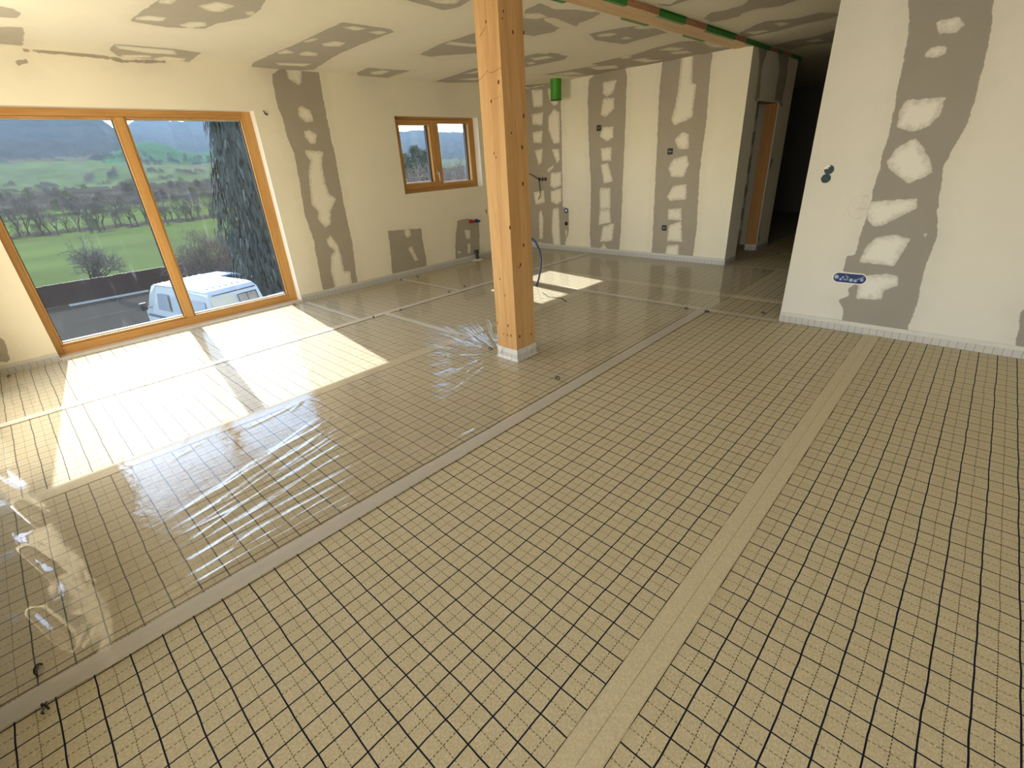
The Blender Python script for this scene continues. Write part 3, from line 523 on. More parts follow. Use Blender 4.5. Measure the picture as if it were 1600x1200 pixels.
# ------------------------------------------------------------------ windows
def build_window1():
    root = empty('window_1', (XW-.11, .30, 0)); tag(root, kind='structure')
    ox, oy, oz = root.location; xf, xb = XW-.11, XW-.19
    y0, y1, z0, z1 = W1
    P = [(-0.825, 0.228, 0.125, 2.047), (0.333, 1.372, 0.115, 2.047)]
    def B(mb, x0, x1, a, b, c, d): mb.box(x0-ox, x1-ox, a-oy, b-oy, c-oz, d-oz)
    for a, b, nm in ((y0, P[0][0]-.018, 'jamb'), (P[1][1]+.018, y1, 'jamb'), (P[0][1]+.018, P[1][0]-.018, 'mullion')):
        m = MB(); B(m, xb, xf, a, b, z0 if nm == 'jamb' else .1055, z1 if nm == 'jamb' else z1-.0625); m.build(nm, M_WFRV, root, bevel=.004)
    m = MB(); B(m, xb, xf, P[0][0]-.018, P[1][1]+.018, z1-.062, z1); m.build('top_rail', M_WFRH, root, bevel=.004)
    m = MB(); B(m, xb, xf, P[0][0]-.018, P[1][1]+.018, z0+.0, .105); B(m, xb-.05, xf+.012, y0, y1, z0, .035); m.build('bottom_rail', M_WFRH, root, bevel=.004)
    for p in P:
        # stepped glazing bead, set back from the frame face
        m = MB(); xs = xf-.014
        B(m, xb+.02, xs, p[0]-.018, p[0], p[2]-.018, p[3]+.018); B(m, xb+.02, xs, p[1], p[1]+.018, p[2]-.018, p[3]+.018)
        B(m, xb+.02, xs, p[0], p[1], p[3], p[3]+.018); B(m, xb+.02, xs, p[0], p[1], p[2]-.018, p[2])
        m.build('glazing_bead', M_WFRV, root, bevel=.003)
        g = MB(); xg = xf-.045
        B(g, xg-.004, xg+.004, p[0]-.01, p[1]+.01, p[2]-.01, p[3]+.01); go = g.build('glass_pane', M_GLASS, root)
        s = MB(); w = .012; a0, a1 = xg-.04, xg-.005
        B(s, a0, a1, p[0], p[1], p[2]-.002, p[2]+w); B(s, a0, a1, p[0], p[1], p[3]-w*.6, p[3]+.002)
        s.build('spacer_bar', M_SPACER, root)
        k = MB(); B(k, a0, a1, p[0]-.002, p[0]+.007, p[2], p[3]); B(k, a0, a1, p[1]-.007, p[1]+.002, p[2], p[3])
        k.build('side_gasket', M_GASKET, root)
    return root
build_window1()
def build_window2():
    root = empty('window_2', (XW-.11, 4.05, W2[2])); tag(root, kind='structure')
    ox, oy, oz = root.location; xf, xb = XW-.11, XW-.19
    y0, y1, z0, z1 = W2
    P = [(3.405, 3.925, 1.262, 2.008), (4.092, 4.685, 1.232, 2.030)]
    def B(mb, x0, x1, a, b, c, d): mb.box(x0-ox, x1-ox, a-oy, b-oy, c-oz, d-oz)
    m = MB(); B(m, xb, xf, y0, 3.345, z0, z1); m.build('jamb', M_WFRV, root, bevel=.004)
    m = MB(); B(m, xb, xf, 4.735, y1, z0, z1); m.build('jamb', M_WFRV, root, bevel=.004)
    m = MB(); B(m, xb, xf, 3.345, 4.735, 2.075, z1); m.build('top_rail', M_WFRH, root, bevel=.004)
    m = MB(); B(m, xb, xf, 3.345, 4.735, z0, 1.178); m.build('bottom_rail', M_WFRH, root, bevel=.004)
    def sash(p, o_):
        m = MB(); a, b, c, d = o_; xs = xf+.014; xq = xb+.01
        B(m, xq, xs, a, p[0], c, d); B(m, xq, xs, p[1], b, c, d)
        sv = m.build('sash_stile', M_WFRV, root, bevel=.004)
        m = MB(); B(m, xq, xs, p[0], p[1], c, p[2]); B(m, xq, xs, p[0], p[1], p[3], d); m.build('sash_rail', M_WFRH, root, bevel=.004)
        g = MB(); xg = xf-.04; B(g, xg-.004, xg+.004, p[0]-.005, p[1]+.005, p[2]-.005, p[3]+.005); g.build('glass_pane', M_GLASS, root)
        s = MB(); B(s, xg-.04, xg-.005, p[0], p[1], p[2]-.001, p[2]+.013); B(s, xg-.04, xg-.005, p[1]-.004, p[1]+.001, p[2], p[3]); s.build('spacer_bar', M_SPACER, root)
        k = MB(); B(k, xg-.05, xg-.002, p[1]-.02, p[1]-.003, p[2], p[3]); k.build('side_gasket', M_GASKET, root)
        return sv
    sash(P[0], (3.345, 4.005, 1.18, 2.073)); s2 = sash(P[1], (4.01, 4.735, 1.18, 2.073))
    h = MB(); hy, hz = 3.975, 1.385
    B(h, xf+.014, xf+.026, hy-.014, hy+.014, hz-.035, hz+.035)
    h.tube([(xf+.02-ox, hy-oy, hz-oz), (xf+.06-ox, hy-oy, hz-oz), (xf+.065-ox, hy+.004-oy, hz-.03-oz), (xf+.062-ox, hy+.01-oy, hz-.125-oz)], [.008, .009, .009, .007], 8)
    h.build('window_handle', M_METAL, root, smooth=False)
    return root
build_window2()

# door opening in the hallway: timber posts and pale edge trim
dr = empty('door_1', (XH-.08, 6.7, 0)); tag(dr, kind='structure')
ox, oy, oz = dr.location
MB().box(XH-.165-ox, XH-.005-ox, 7.105-oy, 7.135-oy, .09, 2.0).build('door_post', M_POST, dr)
MB().box(XH-.165-ox, XH-.005-ox, 6.265-oy, 6.285-oy, .0, 2.0).build('door_post', M_POST, dr)
MB().box(XH-.165-ox, XH-.005-ox, 6.285-oy, 7.105-oy, 1.985, 2.005).build('door_head', M_POST, dr)
MB().box(XH-.165-ox, XH+.001-ox, 7.098-oy, 7.112-oy, 0, .09).build('foil_wrap', M_EDGE, dr)
MB().box(XH-.004-ox, XH+.006-ox, 7.10-oy, 7.13-oy, 0, 2.01).box(XH-.004-ox, XH+.006-ox, 6.26-oy, 7.13-oy, 1.985, 2.01).build('edge_trim', M_WHITEP, dr)

# ------------------------------------------------------------------ column and beam
col = empty('timber_column', (-2.092, 1.765, 0))
tag(col, 'square light spruce timber column standing in the middle of the room, white foil round its foot', 'column')
hx, hy = .107, .113
m = MB()
m.box(-hx, hx, -hy, -.008+.0005, .0, 2.525); m.box(-hx, hx, -.0005-.008, hy, .0, 2.525)
# lamella joint as a shallow groove on the -y face
pm = MB(); pm.box(-hx, .004, -hy, hy, 0, 2.525); pm.box(.0055, hx, -hy, hy, 0, 2.525); pm.box(.003, .0065, -hy+.0015, hy-.0015, 0, 2.525)
pm.cur = 1
def knot(face, u, z, r):
    pts = []; n_ = 10
    for k in range(n_):
        an = 2*math.pi*k/n_; q = r*random.uniform(.75, 1.2); pts.append((u+q*.75*math.cos(an), z+q*1.25*math.sin(an)))
    if face == 'y': pm.poly([(a_, -hy-.0006, b_) for a_, b_ in pts])
    else: pm.poly([(hx+.0006, a_, b_) for a_, b_ in pts])
KA = [(-0.004, 2.276), (-0.096, 0.293), (0.024, 0.291), (-0.034, 0.21), (0.01, 0.209), (0.049, 0.212), (0.076, 1.946), (-0.002, 1.848), (-0.008, 1.535), (0.009, 1.51), (-0.128, 1.155), (-0.035, 0.659), (0.009, 0.534)]
KB = [(-0.074, 0.206), (0.064, 0.184), (0.052, 1.564), (-0.05, 1.655), (0.042, 1.331), (-0.116, 1.048), (0.021, 0.904), (-0.043, 0.749), (-0.025, 0.765), (-0.067, 2.313), (-0.08, 2.276), (0.011, 2.217), (0.113, 2.225), (0.08, 1.753)]
for u, z in KA: knot('y', u, z, random.uniform(.007, .012))
for u, z in KB: knot('x', u, z, random.uniform(.006, .013))
def crack(pts, w):
    for (u0, z0), (u1, z1) in zip(pts[:-1], pts[1:]): pm.quad((u0, -hy-.0006, z0-w), (u1, -hy-.0006, z1-w), (u1, -hy-.0006, z1+w), (u0, -hy-.0006, z0+w))
crack([(-hx, 1.978), (-.075, 1.99), (-.035, 2.01), (-.02, 2.02), (.0, 2.005), (.04, 2.005), (.09, 2.018), (hx, 2.018)], .0013)
crack([(-.07, 2.21), (-.03, 2.235), (-.012, 2.25)], .0018)
crack([(.01, 1.86), (.05, 1.857), (.09, 1.87)], .0008)
pm.build('post', [M_WOODP, plain('dark_knot_wood', (0.13, 0.05, 0.02), .7, 0, .2, .3, 60)], col)
wr = MB(); a, b = hx+.004, hy+.004
n_side = 10
ring = []
for (x0, y0_, x1, y1_) in ((-a, -b, a, -b), (a, -b, a, b), (a, b, -a, b), (-a, b, -a, -b)):
    for k in range(n_side):
        f = k/n_side; ring.append((x0+(x1-x0)*f, y0_+(y1_-y0_)*f))
rw = []
zs = [0, .02, .05, .085, .1]
for j, z in enumerate(zs):
    for (x, y) in ring:
        q = random.uniform(0, .004)+(.010 if j == 0 else .0); l = math.hypot(x, y)
        rw.append((x+x/l*q, y+y/l*q, z+(random.uniform(-.006, .004) if j == 4 else 0)))
n = len(wr.v); wr.v += rw; R_ = len(ring)
for j in range(4):
    for k in range(R_):
        k2 = (k+1) % R_; wr.f.append((n+j*R_+k, n+j*R_+k2, n+(j+1)*R_+k2, n+(j+1)*R_+k)); wr.mi.append(0)
w_ = wr.build('foot_wrap', M_EDGE, col); so = w_.modifiers.new('t', 'SOLIDIFY'); so.thickness = .003
w_['label'] = 'milky white foil wrap'
MB().tube([(-.075, -b-.006, .035), (-.06, -b-.008, .055), (-.045, -b-.007, .085)], .0014, 5).build('wire_clip', M_BLACK, w_)

bm_ = empty('ceiling_beam', (-2.075, 2.2, 2.525))
tag(bm_, 'pale planed timber beam under the ceiling, running from the column to the back wall', 'beam')
m = MB(); m.cur = 0; m.box(-.112, .105, -3.6, YB-2.2-.003, 0, .06)
o = m.build('beam_body', [M_BEAM], bm_)
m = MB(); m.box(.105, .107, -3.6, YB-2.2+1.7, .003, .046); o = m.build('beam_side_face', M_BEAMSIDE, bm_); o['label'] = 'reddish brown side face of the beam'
# green tape pieces
def ttape(y0, y1, side, lab):
    m = MB()
    if side == 'R':
        m.box(-1.968, -1.9655, y0, y1, 2.524, 2.571); m.box(-2.0, -1.9655, y0, y1, 2.5225, 2.5245)
        if y1 < YB: m.box(-1.9655, -1.952, y0, y1, 2.5685, 2.5715)
    else: m.box(-2.222, -2.185, y0, y1, 2.5225, 2.5345)
    o = m.build('green_tape', M_GREENT); tag(o, lab, 'tape', 'green tape along the ceiling beam')
ttape(2.5, 3.09, 'R', 'green tape on the beam edge facing the dark hallway, piece nearest the column')
ttape(3.61, 4.11, 'R', 'green tape on the hallway edge of the beam, second piece from the column')
ttape(4.57, 5.31, 'R', 'green tape on the hallway edge of the beam, long third piece from the column')
ttape(5.64, 6.45, 'R', 'green tape wrapping over the corner where the beam meets the hallway wall')
ttape(6.75, 6.96, 'R', 'short dark green tape above the door opening in the hallway')
ttape(7.3, 7.8, 'R', 'last dark green tape at the far end of the hallway wall')
ttape(2.2, 2.6, 'L', 'green tape on the kitchen side of the beam, cut by the top of the photo')
ttape(3.41, 3.84, 'L', 'short green tape on the kitchen side of the beam, middle one of three')
ttape(4.59, 5.06, 'L', 'short green tape on the kitchen side of the beam nearest the back wall')

# ------------------------------------------------------------------ floor insulation sheets
def panel(x0, x1, y0, y1, gx, gy, label, flap=None):
    root = empty('insulation_sheet', (gx, gy, 0)); tag(root, label, 'floor insulation', 'printed insulation sheets laid over the floor')
    m = MB(); m.box(x0-gx, x1-gx, y0-gy, y1-gy, -.03, 0); m.build('fleece_face', M_PANEL, root)
    if flap:
        fx0, fx1, fy0, fy1, crease = flap
        m = MB()
        if crease is not None:
            cm = (fx0+fx1)/2; fx0 += .0035; fx1 -= .0035
            m.box(fx0-gx-.0035, fx1-gx+.0035, fy0-gy, fy1-gy, -.03, 0)
            m.box(fx0-gx, cm-gx, fy0-gy, fy1-gy, -.03, .002)
            m.box(cm+.0022-gx, fx1-gx, fy0-gy, fy1-gy, -.03, .0035)
        else: m.box(fx0-gx, fx1-gx, fy0-gy, fy1-gy, -.03, .002)
        o = m.build('bare_overlap', M_BARE, root); o['label'] = 'plain beige overlap strip without grid'
    return root
YF = YREAR
panel(.116, XR, YR2, YR, .116, .49, 'grid-printed beige insulation sheet at the right, running up to the white right wall')
panel(-1.36, 0, YF+.015, 3.765, 0, 0, 'grid-printed insulation sheet in the middle foreground, left of the plain diagonal strip', (0, .116, YF, YR, 1))
panel(-2.755, -1.36, YF, 3.765, -2.755, -1.337, 'grid-printed insulation sheet that the timber column stands on', (-2.885, -2.755, YF, 3.765, 1))
panel(-4.17, -2.885, YF, 1.80, -4.13, -1.300, 'wrinkled film-covered insulation sheet in the sunlit patch, second from the large window')
panel(-4.17, -2.885, 1.80, 3.765, -4.13, 1.83, 'insulation sheet between column and window wall, behind the milky cross tape')
panel(XW, -4.17, YF, 1.50, -4.215, -1.317, 'insulation sheet directly under the large window')
panel(XW, -4.17, 1.50, 2.94, -4.215, 1.51, 'insulation sheet by the tall grey filler band right of the large window')
panel(XW, -4.17, 2.94, YB, -4.215, 2.96, 'insulation sheet in the far corner under the small window')
panel(-4.17, -.655, 3.765, 4.38, -4.215, 3.79, 'narrow shiny insulation sheet crossing behind the column', (-4.17, -.655, 4.38, 4.47, None))
panel(-4.17, -.655, 4.47, YB, -4.215, 4.47, 'shiny insulation sheet along the foot of the back wall')
panel(XH, .88, YB, 6.98, XH, YB+.03, 'dim insulation sheet at the start of the dark hallway')
panel(-1.95, .88, 6.98, 12.45, -1.9, 7.0, 'dim insulation sheet at the far end of the dark hallway')
panel(-2.62, XH, 6.045, 7.555, XH, 6.04, 'dim insulation sheet seen through the hallway door opening')

def strip(x0, x1, y0, y1, label, mat=M_TAPE, z=.0065, name='joint_tape', wav=.004):
    m = MB(); n = max(2, int(max(x1-x0, y1-y0)/.08)); alongy = (y1-y0) > (x1-x0)
    V_ = []
    for i in range(n+1):
        f = i/n; j0, j1 = random.uniform(-wav, wav), random.uniform(-wav, wav); zz = z+random.uniform(0, .0012)
        if alongy: V_.append(((x0+j0, y0+(y1-y0)*f, zz), ((x0+x1)/2, y0+(y1-y0)*f, zz+.002), (x1+j1, y0+(y1-y0)*f, zz)))
        else: V_.append(((x0+(x1-x0)*f, y0+j0, zz), (x0+(x1-x0)*f, (y0+y1)/2, zz+.002), (x0+(x1-x0)*f, y1+j1, zz)))
    for a_ in V_: m.v += list(a_)
    for i in range(n):
        for k in range(2):
            m.f.append((3*i+k, 3*i+k+1, 3*i+k+4, 3*i+k+3)); m.mi.append(0)
    o = m.build(name, mat, smooth=True); tag(o, label, 'tape', 'milky joint tapes on the floor sheets'); return o
strip(-1.395, -1.302, YF+.02, 3.80, 'wide translucent tape running diagonally from the lower left corner past the column')
strip(-4.215, -4.13, YF+.02, 3.84, 'milky tape crossing the sunlit patch parallel to the large window', M_TAPE2)
strip(-4.2, -4.13, 3.84, 5.85, 'thin milky tape running on from the sunlit patch into the far corner', M_TAPE2)
strip(-4.17, -.66, 3.725, 3.80, 'milky tape crossing the floor from the right wall corner to behind the column', M_TAPE2)
strip(-5.54, -4.19, 2.915, 2.965, 'thin milky cross tape starting between the two low grey filler patches', M_TAPE2, wav=.002)
strip(-5.5, -4.19, 1.475, 1.53, 'thin milky cross tape starting at the right foot of the large window', M_TAPE2, wav=.002)
strip(-4.14, -2.86, 1.77, 1.84, 'milky cross tape pointing at the foot of the column', M_TAPE2)
strip(-1.95, -.66, 5.87, 5.905, 'thin pale tape across the entrance of the dark hallway', M_TAPE2, wav=.002)
strip(-1.95, .8, 6.96, 7.0, 'thin pale tape across the hallway beside the door opening', M_TAPE2, wav=.002)
# thin brown groove beside the wide seam
m = MB(); m.box(-1.4165, -1.411, YF, 3.72, -.005, .0022); tag(m.build('seam_cord', plain('brown_seam_edge', (0.10, 0.07, 0.05), .6)), 'thin brown line along the left edge of the wide diagonal tape', 'seam')

# ------------------------------------------------------------------ clear film with real folds
def seg_ridge(X, Y, a, b, w, h, taper=.25):
    a = np.array(a); b = np.array(b); e = b-a; L = math.hypot(*e); t = ((X-a[0])*e[0]+(Y-a[1])*e[1])/(L*L)
    # gentle meander
    d = ((X-a[0])*-e[1]+(Y-a[1])*e[0])/L
    env = np.clip(t/taper, 0, 1)*np.clip((1-t)/taper, 0, 1); env = env*env*(3-2*env)
    return h*env*np.exp(-(d/w)**2)
def film(x0, x1, y0, y1, step, name, label, fanzone=True):
    xs = np.arange(x0, x1+1e-6, step); ys = np.arange(y0, y1+1e-6, step)
    X, Y = np.meshgrid(xs, ys, indexing='ij'); Z = np.full(X.shape, .0035)
    rg = np.random.default_rng(3)
    def wig(s, ph): return .012*np.sin(X*s+ph)*np.cos(Y*s*1.3+ph*2)
    Z += .0012*(1+np.sin(X*9+2*np.sin(Y*4)))*.5
    if fanzone:
        # folds fanning out from the lower left towards the column side
        for k in range(34):
            f = k/33.0
            sx = -1.44-.62*f+rg.uniform(-.02, .02); sy = -1.0+.22*f+rg.uniform(-.12, .25)
            ex_ = -1.43-1.02*f+rg.uniform(-.05, .05); ey = .35-.1*f+rg.uniform(-.35, .2)
            Z += seg_ridge(X+wig(6, k), Y, (sx, sy), (ex_, ey), rg.uniform(.009, .022), rg.uniform(.003, .010))
        for k in range(3):
            Z += seg_ridge(X+wig(3, k)*.5, Y, (-1.47-.05*k, -1.15+.2*k), (-1.46-.08*k, .9-.3*k), .016, .011)
        # long soft swell by the rear wall
        for k in range(4):
            Z += seg_ridge(X, Y+wig(4, k), (-1.9-.5*k, -1.38+.01*k), (-1.45-.5*k, -1.25), .03, .012)
        # folds radiating from the foot of the column
        for k in range(64):
            an = math.radians(rg.uniform(128, 292)); L = rg.uniform(.25, 1.15); s = rg.uniform(.02, .3)
            c = np.array((-2.22, 1.68)); dv = np.array((math.cos(an), math.sin(an)))
            Z += seg_ridge(X+wig(9, k), Y+wig(7, k), c+dv*s, c+dv*(s+L), rg.uniform(.007, .018), rg.uniform(.003, .011))
        for k in range(70):
            px, py = rg.uniform(-4.1, -2.6), rg.uniform(-1.0, 1.2); an = math.radians(rg.uniform(95, 150)); L = rg.uniform(.15, .6)
            Z += seg_ridge(X+wig(9, k), Y+wig(7, k), (px, py), (px+L*math.cos(an), py+L*math.sin(an)), rg.uniform(.006, .014), rg.uniform(.0015, .0045))
    cr = np.clip(1.15-np.hypot((X+3.6)/1.9, (Y-.1)/1.5), 0.05, .26)
    cr = np.maximum(cr, np.clip(1.0-np.hypot((X+2.75)/.75, (Y-1.6)/.75), 0, .25))
    cr = np.maximum(cr, np.clip(.55-np.hypot((X+2.1)/1.1, (Y+.2)/1.1)*.5, 0, .4))
    cr = np.where(Y > 3.7, .08, cr)
    lay = .42+np.clip((X+2.86)/.05, 0, 1)*np.clip((1.1-Y)/.4, 0, 1)*.62
    lay *= 1-np.clip((-2.84-X)/.05, 0, 1)*np.clip((1.35-Y)/.25, 0, 1)*np.clip((Y+1.1)/.1, 0, 1)
    lay = np.maximum(lay, np.clip(1.35-np.hypot((X+2.75)/.95, (Y-1.5)/.9), 0, 1.35))
    idx = np.arange(X.size).reshape(X.shape); a, b, c, d = idx[:-1, :-1].ravel(), idx[1:, :-1].ravel(), idx[1:, 1:].ravel(), idx[:-1, 1:].ravel()
    CX = (X[:-1, :-1]+step/2).ravel(); CY = (Y[:-1, :-1]+step/2).ravel()
    keep = ~((CX > -2.215) & (CX < -1.97) & (CY > 1.635) & (CY < 1.89))
    F = np.stack([a, b, c, d], 1)[keep]
    me = bpy.data.meshes.new(name); pts = np.stack([X.ravel(), Y.ravel(), Z.ravel()], 1)
    me.vertices.add(len(pts)); me.vertices.foreach_set('co', pts.astype(np.float32).ravel())
    me.loops.add(F.size); me.loops.foreach_set('vertex_index', F.astype(np.int32).ravel())
    me.polygons.add(len(F)); me.polygons.foreach_set('loop_start', np.arange(0, F.size, 4, dtype=np.int32)); me.polygons.foreach_set('loop_total', np.full(len(F), 4, dtype=np.int32))
    me.polygons.foreach_set('use_smooth', np.ones(len(F), bool)); me.update(calc_edges=True)
    at = me.attributes.new('crinkle', 'FLOAT', 'POINT'); at.data.foreach_set('value', cr.astype(np.float32).ravel())
    at = me.attributes.new('layers', 'FLOAT', 'POINT'); at.data.foreach_set('value', lay.astype(np.float32).ravel())
    me.materials.append(M_FILM)
    o = bpy.data.objects.new(name, me); C.objects.link(o); tag(o, label, 'plastic film'); return o
film(XW+.02, -1.30, YF+.03, YB-.03, .012, 'plastic_film', 'clear wrinkled plastic film over the floor left of the wide diagonal tape')

# ------------------------------------------------------------------ edge strips along the walls
def edge(x0, x1, y0, y1, label, h=.088):
    m = MB(); L = max(x1-x0, y1-y0); n = max(2, int(L/.15)); al = (y1-y0) > (x1-x0)
    for i in range(n):
        f0, f1 = i/n, (i+1)/n
        if al: m.box(x0, x1, y0+(y1-y0)*f0, y0+(y1-y0)*f1, -.01, h)
        else: m.box(x0+(x1-x0)*f0, x0+(x1-x0)*f1, y0, y1, -.01, h)
    o = m.build('edge_strip', M_EDGE); tag(o, label, 'edge strip', 'milky edge insulation strips at the foot of the walls')
edge(XW, XW+.009, 1.49, YB-.01, 'milky edge strip along the window wall right of the large window')
edge(XW, XW+.009, YREAR, -.89, 'milky edge strip left of the large window')
edge(XW+.01, XH, YB-.009, YB, 'pale edge strip along the foot of the back wall')
edge(-.655, XR, YR-.009, YR, 'white edge strip with grid film along the foot of the right wall')
edge(XH, XH+.008, YB, 6.26, 'edge strip on the hallway wall between corner and door opening', .07)
edge(XH, XH+.008, 7.14, 7.65, 'edge strip on the hallway wall past the door opening', .07)
edge(XW+.02, 1.2, YREAR+.002, YREAR+.014, 'edge strip on the wall behind the camera, lower left corner of the photo', .1)
m = MB(); m.box(XW-.10, XW-.0, -.885, 1.478, -.01, .028); tag(m.build('sill_foil', M_TAPE2), 'greyish foil strip under the large window frame', 'foil')

# ------------------------------------------------------------------ small black fixing clips
def clip(x, y, label, s=1.0):
    a = random.uniform(0, 3.14); m = MB(); r = .016*s
    pts = [(math.cos(a)*r*math.cos(t_), math.sin(a)*r*math.cos(t_), .004+r*1.1*math.sin(t_)) for t_ in np.linspace(0, math.pi, 9)]
    m.tube(pts, .0032*s, 6); m.tube([(-.02*s, .004, .006), (.018*s, -.01*s, .008), (.03*s, -.004, .012)], .003*s, 6)
    o = m.build('fixing_clip', M_BLACK, smooth=True, loc=(x, y, .004)); tag(o, label, 'clip', 'black fixing clips poking through the film')
for x, y, l in [(-1.477, -1.328, 'black clip just above the wide tape in the lower left corner'), (-1.283, -1.324, 'black clip just below the wide tape in the lower left corner'),
        (-5.44, -1.258, 'black clip on the floor left of the large window'), (-5.444, 2.911, 'black clip in front of the first low grey filler patch'),
        (-4.231, 2.804, 'black clip left of where two tapes meet near the small window'), (-4.283, 3.113, 'black clip right of where two tapes meet near the small window'),
        (-4.13, 1.635, 'black clip left of the tape junction beside the sunlit patch'), (-4.098, 1.968, 'black clip right of the tape junction beside the sunlit patch'),
        (-5.50, 1.35, 'black clip at the right foot of the large window'), (-5.355, 3.143, 'black clip at the window wall between the low grey patches'),
        (-1.494, 3.675, 'black clip left of the far end of the wide tape'), (-1.292, 3.699, 'black clip at the far end of the wide tape'),
        (-.833, 3.917, 'black clip at the corner of the right wall'), (-1.509, 1.57, 'black clip lying on the grid to the right of the column'),
        (-2.36, 1.71, 'black clip at the left foot of the column'), (-1.6, 6.95, 'black clip on the hallway floor by the door opening')]:
    clip(x, y, l)

# ------------------------------------------------------------------ services on the walls
def round_box(x, z, y, r, label, mat=M_BLACK, name='socket_box', square=False, ring=None):
    root = empty(name, (x, y, z)); tag(root, label, 'wall box')
    m = MB()
    if square:
        k = r*.92; pts = []
        for cx, cz, a0 in ((k-.014, k-.014, 0), (-k+.014, k-.014, 90), (-k+.014, -k+.014, 180), (k-.014, -k+.014, 270)):
            for q in range(5):
                an = math.radians(a0+q*22.5); pts.append((cx+.014*math.cos(an), cz+.014*math.sin(an)))
    else: pts = [(r*math.cos(2*math.pi*k/28), r*math.sin(2*math.pi*k/28)) for k in range(28)]
    n = len(pts); rings = [(1, 0, .002), (1, -.004, 0), (.86, -.004, 0), (.80, .0, 0), (.0, .001, 0)]
    for s_, yy, _ in rings[:4]: m.v += [(p[0]*s_, yy-.0015, p[1]*s_) for p in pts]
    for j in range(3):
        for k in range(n): m.f.append((j*n+k, j*n+(k+1) % n, (j+1)*n+(k+1) % n, (j+1)*n+k)); m.mi.append(0)
    m.f.append(tuple(3*n+k for k in range(n))); m.mi.append(0)
    rim = m.build('box_rim', mat, root)
    for dx in (-1, 1): MB().tube([(dx*r*.55, -.004, 0), (dx*r*.55, .0, 0)], .004, 8).build('screw', M_METAL if not ring else ring, rim)
    return root
YB_ = YB-.001
for x, z, l in ((-4.074, 1.847, 'black square wall box high on the back wall, in the middle grey band'), (-2.899, 1.469, 'black square wall box at mid height in the right grey band of the back wall'), (-2.899, .457, 'black square wall box low in the right grey band of the back wall')):
    r_ = round_box(x, z, YB_, .042, l, square=True)
    m = MB(); m.tube([(-.004, -.006, .012), (.004, -.012, -.0), (-.002, -.006, -.012)], .0035, 6); m.build('cable_end', M_WHITEP, r_)
r_ = round_box(-4.699, .66, YB_, .042, 'round wall box with white centre above the smaller black one, back wall', M_NAVY)
m = MB(); m.poly(disc_pts((0, 0, 0), .022, 1, 16, -.006)[::-1]); m.tube([(-.02, -.01, .01), (.0, -.016, -.008), (.018, -.01, .016)], .004, 6); m.build('cable_coil', M_WHITEP, r_)
round_box(-4.701, .449, YB_, .032, 'small black round wall box below the round box with white centre')
lab3 = ['left one of three small dark round boxes in a row behind the column', 'middle one of three small dark round boxes in a row behind the column', 'right one of three small dark round boxes in a row behind the column']
for x, l in zip((-5.27, -5.203, -5.136), lab3): round_box(x, 1.158, YB_, .028, l, plain('maroon_box', (0.05, 0.012, 0.012), .5))
m = MB(); m.tube([(-5.27, YB-.005, 1.158), (-5.29, YB-.06, 1.18), (-5.36, YB-.09, 1.23), (-5.42, YB-.1, 1.255)], .007, 6); tag(m.build('cable', M_BLACK, smooth=True), 'black cable poking up left from the row of three boxes', 'cable')
m = MB(); m.tube([(-5.265, YB-.005, 1.15), (-5.24, YB-.05, 1.13), (-5.22, YB-.06, 1.02), (-5.225, YB-.05, .9), (-5.27, YB-.05, .84)], .007, 6); tag(m.build('cable', M_BLACK, smooth=True), 'black cable hanging down from the row of three boxes', 'cable')
# window wall cable
m = MB(); m.tube([(XW, 1.60, 2.10), (XW+.02, 1.59, 2.118), (XW+.03, 1.575, 2.125)], .006, 6); m.tube([(XW, 1.605, 2.10), (XW+.02, 1.615, 2.09)], .007, 6)
m.poly(disc_pts((XW, 1.6, 2.105), .03, 0, 14, .001)) if False else None
tag(m.build('cable', M_BLACK, smooth=True), 'short black cable end above right of the large window', 'cable')
# water outlets and drain
for y, z, mt, l in ((4.472, .623, M_RED, 'red capped water outlet left of the blue one'), (4.60, .618, M_NAVY, 'blue capped water outlet right of the red one')):
    rt = empty('water_outlet', (XW, y, z)); tag(rt, l+', below the small window', 'pipe outlet')
    m = MB(); m.tube([(0, 0, 0), (.018, 0, 0), (.02, 0, 0)], [.030, .030, .022], 16); m.tube([(.02, 0, 0), (.07, .0, -.003), (.075, 0, -.003)], [.019, .019, .012], 14); cp_ = m.build('cap', mt, rt, smooth=False)
    m = MB(); m.tube([(.07, .0, -.003), (.095, .0, -.003)], .010, 10); m.build('plug', M_BLACK, cp_)
rt = empty('drain_pipe', (XW+.06, 4.50, 0)); tag(rt, 'short dark drain pipe standing at the wall below the water outlets', 'pipe')
m = MB(); m.tube([(0, 0, 0), (0, 0, .10), (-.005, -.0, .125), (-.01, 0, .17)], [.028, .028, .034, .034], 16); m.build('pipe', plain('dark_grey_pipe', (0.03, 0.035, 0.035), .4), rt)
m = MB(); base = []
for k in range(18):
    an = 2*math.pi*k/18; rr = .075+random.uniform(-.02, .03); base.append((rr*math.cos(an), rr*1.2*math.sin(an), .004))
top = [(p[0]*.5, p[1]*.5, .024) for p in base]
m.v += base+top
for k in range(18): m.f.append((k, (k+1) % 18, 18+(k+1) % 18, 18+k)); m.mi.append(0)
m.f.append(tuple(range(18, 36))); m.mi.append(0); m.build('foam_collar', M_WHITEP, rt, smooth=True)

